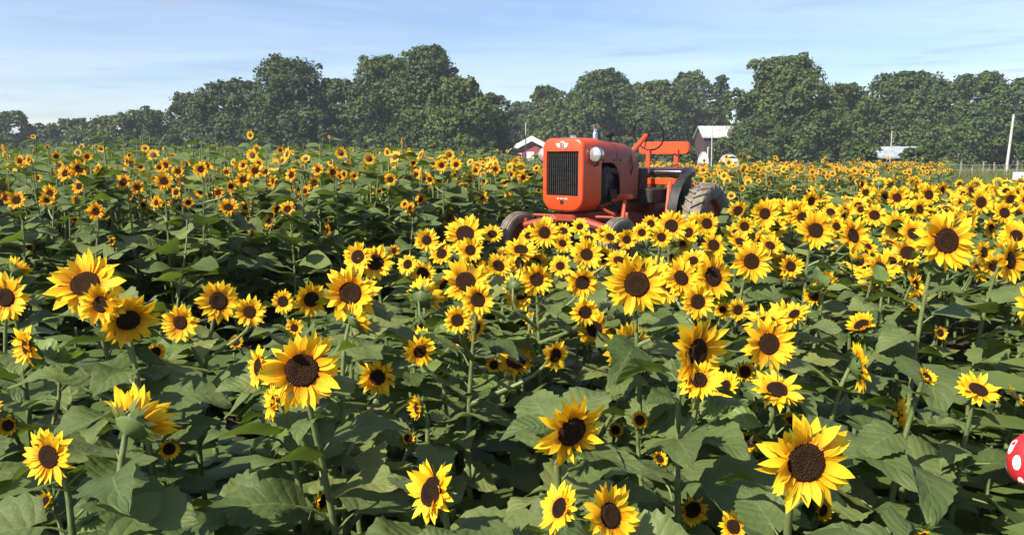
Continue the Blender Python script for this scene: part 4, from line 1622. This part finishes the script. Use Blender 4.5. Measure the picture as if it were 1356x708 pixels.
INFO = []             # every sunflower built as a thing of its own
r = random.Random(5)
for pl in plants:
    q = pl['h'][0]
    bx_, by_ = q['p'].x + r.uniform(-0.05, 0.05) - q['ax'].x * 0.06, q['p'].y - q['ax'].y * 0.06 + r.uniform(0.0, 0.08)
    if by_ < 1.0:
        by_ = 1.0
    base = (bx_, by_, ground_z(bx_, by_))
    near = q['dep'] < 3.6
    hs = [(h_['p'], h_['ax'], h_['D'], h_['st'], h_['dpx'] >= 38) for h_ in pl['h']]
    root = make_plant(base, hs, q['p'].z, 13 if near else 12, near, False, r, (0.09, 0.22) if near else (0.14, 0.21))
    INFO.append(dict(o=root, patch='near', x=q['px'], d=q['dep'], n=len(hs), lab=next((h_['lab'] for h_ in pl['h'] if h_['lab']), None)))
pl_bases = [(p_['o'].location.x, p_['o'].location.y) for p_ in INFO]

# far patch flowers picked out of the photograph
far_plants = []
for (px, py, d) in FAR_HEADS:
    D = r.uniform(0.13, 0.17)
    dep = F * D / d
    p = at(px, py, dep)
    fe = lerp_line(FAR_EDGE, p.x)
    if p.y < fe + 0.15:
        dep *= (fe + 0.2) / p.y
        p = at(px, py, dep)
        D = min(0.21, d * dep / F)
    far_plants.append(dict(px=px, py=py, dep=dep, D=D, p=p))
    HEROES.append((px, py, d / 2 * 0.8, dep))
for q in far_plants:
    p = q['p']
    bx_, by_ = p.x + r.uniform(-0.1, 0.1), p.y + r.uniform(0.03, 0.12)
    gz = ground_z(bx_, by_)
    ax = facing(r.uniform(-25, 25), r.uniform(0, 20), p)
    hs = [(p, ax, q['D'], 'open', False)]
    H = max(p.z - gz, 0.95)
    for k in range(r.choice((0, 1, 1, 2))):
        pp = p + Vector((r.uniform(-0.25, 0.25), r.uniform(0.0, 0.2), r.uniform(-0.25, 0.05)))
        hs.append((pp, facing(r.uniform(-50, 50), r.uniform(-10, 30), pp), q['D'] * r.uniform(0.55, 0.9), 'open', False))
    root = make_plant((bx_, by_, gz), hs, H, 17, False, True, r, (0.19, 0.29), low=0.08)
    INFO.append(dict(o=root, patch='far', x=q['px'], d=q['dep'], n=len(hs), lab=None))
    pl_bases.append((bx_, by_))

# the rest of the plants: candidates on a jittered grid
cand = []


def far_from(x, y, lim):
    return all((x - bx0) ** 2 + (y - by0) ** 2 > lim * lim for bx0, by0 in pl_bases)


sp = 0.37
yy = 1.05
while yy < 22:
    spx = sp if yy < 6.5 else 0.42
    xx = -0.75 * yy - 1.2
    while xx < 0.75 * yy + 1.6:
        x, y = xx + r.uniform(-0.13, 0.13), yy + r.uniform(-0.13, 0.13)
        if y < lerp_line(NEAR_EDGE, x) - 0.1 and far_from(x, y, 0.15 if y < 3.5 else 0.2):
            cand.append((y, x, 'near'))
        xx += spx
    yy += spx
yy = 3.0
while yy < 46:
    xx = -0.75 * yy - 2
    spx = 0.40 if yy < 14 else (0.5 if yy < 22 else 0.75)
    while xx < min(0.56 * yy, 0.75 * yy + 2):
        x, y = xx + r.uniform(-0.16, 0.16), yy + r.uniform(-0.16, 0.16)
        g_ = y - lerp_line(FAR_EDGE, x)
        inside = g_ > 0.1 and (g_ < 6 or r.random() < (0.75 if g_ < 14 else 0.5))
        if inside and far_from(x, y, 0.2) and x < 0.56 * y:
            cand.append((y, x, 'far'))
        xx += spx
    yy += spx


def in_view(x, y):
    a = project((x, y, 1.0))
    return -30 < a[0] < 1386


def plan(y, x, patch, r):
    """height, heads and leaf count of a plant that fills the field"""
    gz = ground_z(x, y)
    base = Vector((x, y, gz))
    heads = []
    if patch == 'near':
        if y < 1.9:
            H, n = r.uniform(0.52, 0.74), r.choice((0, 0, 1, 1))
        elif y < 2.7:
            H, n = r.uniform(0.66, 0.86), r.choice((0, 1, 1, 2))
        elif y < 3.4:
            H, n = r.uniform(0.80, 0.96), (r.choice((0, 1, 1, 2)) if x > 0.33 * y else r.choice((1, 2, 2, 3)))
        else:
            H, n = r.uniform(0.94, 1.12), r.choice((3, 4, 5, 6, 6))
        if y > lerp_line(NEAR_EDGE, x) - 0.6:
            H *= 0.93
        for k in range(n):
            D = r.uniform(0.13, 0.205) if y > 2.7 else r.uniform(0.08, 0.11)
            s = 'open' if y > 2.7 or r.random() < 0.2 else r.choice(('young', 'bud'))
            if r.random() < 0.16:
                s = 'young'
            a = r.uniform(0, 6.28)
            rr = 0.0 if k == 0 else r.uniform(0.10, 0.24)
            pp = base + Vector((rr * math.cos(a), rr * math.sin(a) - 0.05, H - (0 if k == 0 else r.uniform(0.0, 0.28))))
            pit = r.uniform(-14, 30) if r.random() < 0.66 else r.uniform(30, 78)
            yaw = r.gauss(0, 36) if r.random() < 0.86 else r.uniform(90, 270)
            heads.append((pp, facing(yaw, pit, pp), D, s, False))
    else:
        g_ = y - lerp_line(FAR_EDGE, x)
        left = ss((4 - x) / 8)
        H = r.uniform(0.95, 1.22) + 0.22 * ss(g_ / 2.5) * left + (0.25 if r.random() < 0.05 else 0)
        if g_ < 0.5:
            H *= r.uniform(0.75, 0.95)
        if x > 1.5:
            n = r.choice((1, 2, 2, 3))
        elif g_ < 2.5:
            n = r.choice((0, 1, 1, 2, 3))
        elif g_ < 7:
            n = r.choice((0, 0, 1, 1, 2))
        else:
            n = 1 if r.random() < 0.12 else 0
        for k in range(n):
            D = r.uniform(0.09, 0.165) if r.random() < 0.8 else r.uniform(0.16, 0.20)
            a = r.uniform(0, 6.28)
            rr = 0.0 if k == 0 else r.uniform(0.08, 0.28)
            pp = base + Vector((rr * math.cos(a), rr * math.sin(a) - 0.08, H - (0 if k == 0 else r.uniform(0.0, 0.45))))
            yaw = r.gauss(0, 30) if r.random() < 0.85 else r.uniform(80, 280)
            heads.append((pp, facing(yaw, r.uniform(-12, 32), pp), D, 'open', False))
    keep = [h_ for h_ in heads if not covers(h_[0], h_[2] * 0.5, 0.9)]
    top = base + Vector((0, 0, H))
    tries = 0
    while not keep and covers(base + Vector((0, 0, H)), 0.02, 0.5) and tries < 8:
        H *= 0.93
        tries += 1
    if keep:
        H = max(h_[0].z for h_ in keep) - gz
    return base, H, keep


cand.sort()
budget = 300 - len(INFO)
single, rest = [], []
for c in cand:
    (single if len(single) < budget and in_view(c[1], c[0]) else rest).append(c)
for (y, x, patch) in single:
    base, H, hs = plan(y, x, patch, r)
    near = y < 3.4
    root = make_plant(base, hs, H, (11 if near else (17 if patch == 'far' else 12)), near, patch == 'far', r, (0.08, 0.21) if near else ((0.19, 0.29) if patch == 'far' else (0.14, 0.22)), low=0.10 if patch == 'far' else 0.36)
    px, py, d = project(base + Vector((0, 0, H)))
    INFO.append(dict(o=root, patch=patch, x=px, d=d, n=len(hs), lab=None))

# labels: each plant by its flowers and its place in its rank
ONES = ['', 'first', 'second', 'third', 'fourth', 'fifth', 'sixth', 'seventh', 'eighth', 'ninth', 'tenth', 'eleventh', 'twelfth', 'thirteenth', 'fourteenth', 'fifteenth', 'sixteenth', 'seventeenth', 'eighteenth', 'nineteenth']


def ordinal(k):
    if k < 20:
        return ONES[k]
    t = {2: 'twent', 3: 'thirt'}[k // 10]
    return t + 'ieth' if k % 10 == 0 else t + 'y-' + ONES[k % 10]


NUM = ['no open blooms', 'one bloom', 'two blooms', 'three blooms', 'four blooms', 'five blooms', 'six blooms']
for patch, where, group in (('near', 'the near patch', 'sunflowers in the near patch'), ('far', 'the patch beyond the path', 'sunflowers beyond the path')):
    items = sorted([q for q in INFO if q['patch'] == patch], key=lambda q: q['d'])
    size = 20
    for k in range(0, len(items), size):
        rank = sorted(items[k:k + size], key=lambda q: q['x'])
        rw = 'front' if k == 0 else ordinal(k // size + 1)
        for j, q in enumerate(rank):
            lab = q['lab'] or 'sunflower with %s, %s from left, %s row, %s' % (NUM[min(6, q['n'])], ordinal(j + 1), rw, where)
            tag(q['o'], lab, 'sunflower', group)

# everything farther back: one mass of sunflowers
def template(seed, tall, nheads, warm):
    r = random.Random(seed)
    mb = MB()
    H = 1.0
    mb.tube([(0, 0, -0.05), (r.uniform(-0.03, 0.03), 0, H * 0.5), (0, 0, H)], [0.013, 0.011, 0.007], 4, False, 1)
    az = r.uniform(0, 6)
    for k in range(12):
        t = 0.16 + 0.80 * k / 11
        az += 2.4 + r.uniform(-0.5, 0.5)
        L = r.uniform(0.16, 0.25) * (1 - 0.35 * t)
        el = r.uniform(-0.1, 0.5)
        mt = Matrix.Translation((0, 0, H * t)) @ Matrix.Rotation(az, 4, 'Z') @ Matrix.Rotation(-el, 4, 'Y') @ Matrix.Rotation(r.uniform(-0.5, 0.5), 4, 'X') @ Matrix.Scale(L, 4)
        dr = r.uniform(0.15, 0.6)
        pts = [(0.05, 0, -0.03), (0.40, 0.30, 0.05), (0.42, 0, 0.0), (0.40, -0.30, 0.05), (0.85, 0.42, -0.2 * dr), (0.9, 0, -0.25 * dr - 0.05), (0.85, -0.42, -0.2 * dr), (1.42, 0, -dr)]
        mb.add([mt @ Vector(p) for p in pts], [(0, 2, 1), (0, 3, 2), (1, 2, 5, 4), (2, 3, 6, 5), (4, 5, 7), (5, 6, 7)], 0)
    return mb


def head_tpl(seed):
    r = random.Random(seed)
    mb = MB()
    for k in range(16):
        a = 2 * math.pi * k / 16 + r.uniform(-0.1, 0.1)
        l0, cup = r.uniform(0.86, 1.08), r.uniform(-0.05, 0.35)
        w = 0.19
        c, s = math.cos(a), math.sin(a)
        pts = []
        for (rr, off, z) in ((0.36, 0, 0), (0.66, w, 0.3 * cup), (l0, 0, 0.62 * cup), (0.66, -w, 0.3 * cup)):
            pts.append((rr * c - off * s, rr * s + off * c, z))
        mb.add(pts, [(0, 1, 2, 3)], 2, [(0, 0.05), (0.5, 0.5), (0, 1.0), (-0.5, 0.5)])
    mb.loft([[(q * math.cos(2 * math.pi * k / 8), q * math.sin(2 * math.pi * k / 8), z) for k in range(8)] for q, z in ((0.43, 0.02), (0.36, 0.09))], True, False, True, 3)
    mb.loft([[(q * math.cos(2 * math.pi * k / 6), q * math.sin(2 * math.pi * k / 6), z) for k in range(6)] for q, z in ((0.50, -0.03), (0.15, -0.25))], True, False, True, 0)
    return mb


TPL = [template(2000 + k, 1.0, 0, False) for k in range(8)]
HTP = [head_tpl(2100 + k) for k in range(5)]


def arr(mb):
    v = np.array([tuple(p) for p in mb.v], dtype=np.float64)
    idx = np.array([i for f in mb.f for i in f], dtype=np.int64)
    tot = np.array([len(f) for f in mb.f], dtype=np.int64)
    return v, idx, tot, np.array(mb.m, dtype=np.int64), np.array(mb.uv, dtype=np.float32)


TPL, HTP = [arr(t) for t in TPL], [arr(t) for t in HTP]
VV, II, TT, MM, UU = [], [], [], [], []
off = 0


def push(t, m, near_petal=False):
    global off
    v, idx, tot, mi, uv = t
    if near_petal:
        mi = np.where(mi == 2, 4, mi)
    a = np.array(m)
    VV.append(v @ a[:3, :3].T + a[:3, 3])
    II.append(idx + off)
    TT.append(tot)
    MM.append(mi)
    UU.append(uv[idx])
    off += len(v)


for (y, x, patch) in rest:
    base, H, hs = plan(y, x, patch, r)
    s = max(0.9, min(1.5, 0.55 + 0.045 * y)) if y > 14 else 1.25
    push(r.choice(TPL), Matrix.Translation(base) @ Matrix.Rotation(r.uniform(0, 6.28), 4, 'Z') @ Matrix.Diagonal((s * 1.1, s * 1.1, H, 1)))
    for (pp, ax, D, st_, _) in hs:
        push(r.choice(HTP), Matrix.Translation(pp) @ ax.to_track_quat('Z', 'Y').to_matrix().to_4x4() @ Matrix.Rotation(r.uniform(0, 6), 4, 'Z') @ Matrix.Scale(D / 2 * 1.05, 4), patch == 'near')
me = big_mesh('sunflower_field', np.concatenate(VV), np.concatenate(II), np.concatenate(TT), np.concatenate(MM), [M['far_leaf'], M['stem'], M['petal_warm'], M['far_disc'], M['petal']])
ul = me.uv_layers.new(name='UVMap')
ul.data.foreach_set('uv', np.concatenate(UU).astype(np.float32).ravel())
tag(link('sunflower_field', me), 'distant mass of sunflowers stretching back to the trees', 'sunflower field', kind='stuff')
print('individual', len(INFO), 'rest', len(rest), 'hero plants', len(plants), 'stuff faces', sum(len(t) for t in TT))

# low weeds between the rows and along the path
VV, II, TT, MM, UU = [], [], [], [], []
off = 0
for k in range(700):
    y = r.uniform(1.3, 13.5)
    x = r.uniform(-0.72 * y - 0.5, 0.72 * y + 0.5)
    if y > lerp_line(FAR_EDGE, x) + 0.4 or (y > 5 and y < lerp_line(NEAR_EDGE, x) - 0.5):
        continue
    if -1.0 < x < 3.2 and 7.2 < y < 11.5 and r.random() < 0.4:
        continue
    s = r.uniform(0.9, 1.6)
    push(r.choice(TPL), Matrix.Translation((x, y, ground_z(x, y) - 0.02)) @ Matrix.Rotation(r.uniform(0, 6.28), 4, 'Z') @ Matrix.Diagonal((s, s, r.uniform(0.15, 0.34), 1)))
me = big_mesh('weeds', np.concatenate(VV), np.concatenate(II), np.concatenate(TT), np.concatenate(MM), [M['far_leaf'], M['stem']])
tag(link('weeds', me), 'low leafy weeds covering the soil between the sunflowers', 'weeds', kind='stuff')

# ------------------------------------------------------------------ grass and weeds of the meadow
rg = np.random.default_rng(3)
n = 26000
yy = rg.uniform(13, 75, n)
lo_ = np.where(yy < 46, 0.545, -0.75)
xx = rg.uniform(0, 1, n) * (0.80 - lo_) * yy + lo_ * yy
hgt = rg.uniform(0.25, 0.75, n) * (1 + 0.35 * np.sin(xx * 0.9) * np.cos(yy * 0.5))
gz = np.array([ground_z(a, b_) for a, b_ in zip(xx, yy)])
ang = rg.uniform(0, 6.28, n)
wd = 0.012 + 0.0013 * yy
bx0 = np.stack([xx - np.cos(ang) * wd, yy - np.sin(ang) * wd, gz - 0.02], 1)
bx1 = np.stack([xx + np.cos(ang) * wd, yy + np.sin(ang) * wd, gz - 0.02], 1)
lean = rg.normal(size=(n, 2)) * 0.25 * hgt[:, None]
tp = np.stack([xx + lean[:, 0], yy + lean[:, 1], gz + hgt], 1)
V = np.stack([bx0, bx1, tp], 1).reshape(-1, 3)
M['grass'] = leaf_material('meadow_grass', (0.075, 0.10, 0.030), (0.15, 0.17, 0.06), (0.2, 0.2, 0.1), 0.25, veins=False)
me = big_mesh('meadow_grass', V, np.arange(3 * n), np.full(n, 3), None, [M['grass']])
tag(link('meadow_grass', me), 'rough green grass and weeds beyond the sunflowers on the right', 'grass', kind='stuff')

# ------------------------------------------------------------------ red spotted ornament at the right edge
p = at(1372, 612, 1.62)
gz = ground_z(p.x, p.y)
to = empty('toadstool_ornament', (p.x, p.y, gz))
zc = p.z - gz
b = MB()
capp = [(0.02, 0.058), (0.030, 0.054), (0.046, 0.036), (0.053, 0.010), (0.052, -0.016), (0.045, -0.036), (0.030, -0.046), (0.012, -0.048)]
b.lathe(capp, (0, 0, zc), (0, 0, 1), 32, cap=True)
cp = b.build('cap', plain('painted_red', (0.50, 0.016, 0.022), (0.36, 0.014, 0.018), 34, 0.55), to, True, 180)
for (a, t, sw_, sh_) in ((232, 0.030, 0.011, 0.020), (228, -0.022, 0.009, 0.018), (196, 0.006, 0.010, 0.016), (262, 0.008, 0.010, 0.018), (300, 0.028, 0.011, 0.016), (290, -0.020, 0.010, 0.015), (165, 0.030, 0.010, 0.016), (206, -0.030, 0.006, 0.008), (150, -0.02, 0.010, 0.016), (100, 0.01, 0.010, 0.016), (50, 0.0, 0.010, 0.016)):
    b = MB()
    rr = np.interp(t, [-0.048, -0.036, -0.016, 0.010, 0.036, 0.054], [0.02, 0.045, 0.052, 0.053, 0.046, 0.03]) + 0.0012
    vs = [(rr * math.cos(rad(a)), rr * math.sin(rad(a)), zc + t)]
    for k in range(12):
        e_ = 2 * math.pi * k / 12
        tt = t + sh_ * math.sin(e_)
        r2 = np.interp(tt, [-0.048, -0.036, -0.016, 0.010, 0.036, 0.054], [0.02, 0.045, 0.052, 0.053, 0.046, 0.03]) + 0.0008
        aa = rad(a) + sw_ * math.cos(e_) / max(0.02, r2)
        vs.append((r2 * math.cos(aa), r2 * math.sin(aa), zc + tt))
    b.add(vs, [(0, 1 + k, 1 + (k + 1) % 12) for k in range(12)])
    b.build('spot', M['white_paint'], cp, True, 180)
b = MB()
b.tube([(0, 0, -0.05), (0.004, 0, zc * 0.5), (0, 0, zc - 0.045)], [0.014, 0.011, 0.012], 10)
b.build('stalk', M['stem'], to)
tag(to, 'red rounded toadstool ornament with white oval spots at the right edge', 'ornament')

# ------------------------------------------------------------------ thin summer haze over the whole place
b = MB()
b.box((-260, -30, -2), (260, 190, 22))
hm = bpy.data.materials.new('haze')
hm.use_nodes = True
hm.node_tree.nodes.clear()
ho_ = hm.node_tree.nodes.new('ShaderNodeOutputMaterial')
pv = hm.node_tree.nodes.new('ShaderNodeVolumePrincipled')
pv.inputs['Color'].default_value = (0.80, 0.88, 1.0, 1)
pv.inputs['Density'].default_value = 0.0007
pv.inputs['Anisotropy'].default_value = 0.2
hm.node_tree.links.new(pv.outputs[0], ho_.inputs['Volume'])
tag(b.build('haze', hm, None, False), 'thin pale haze in the air over the field', 'haze', kind='stuff')
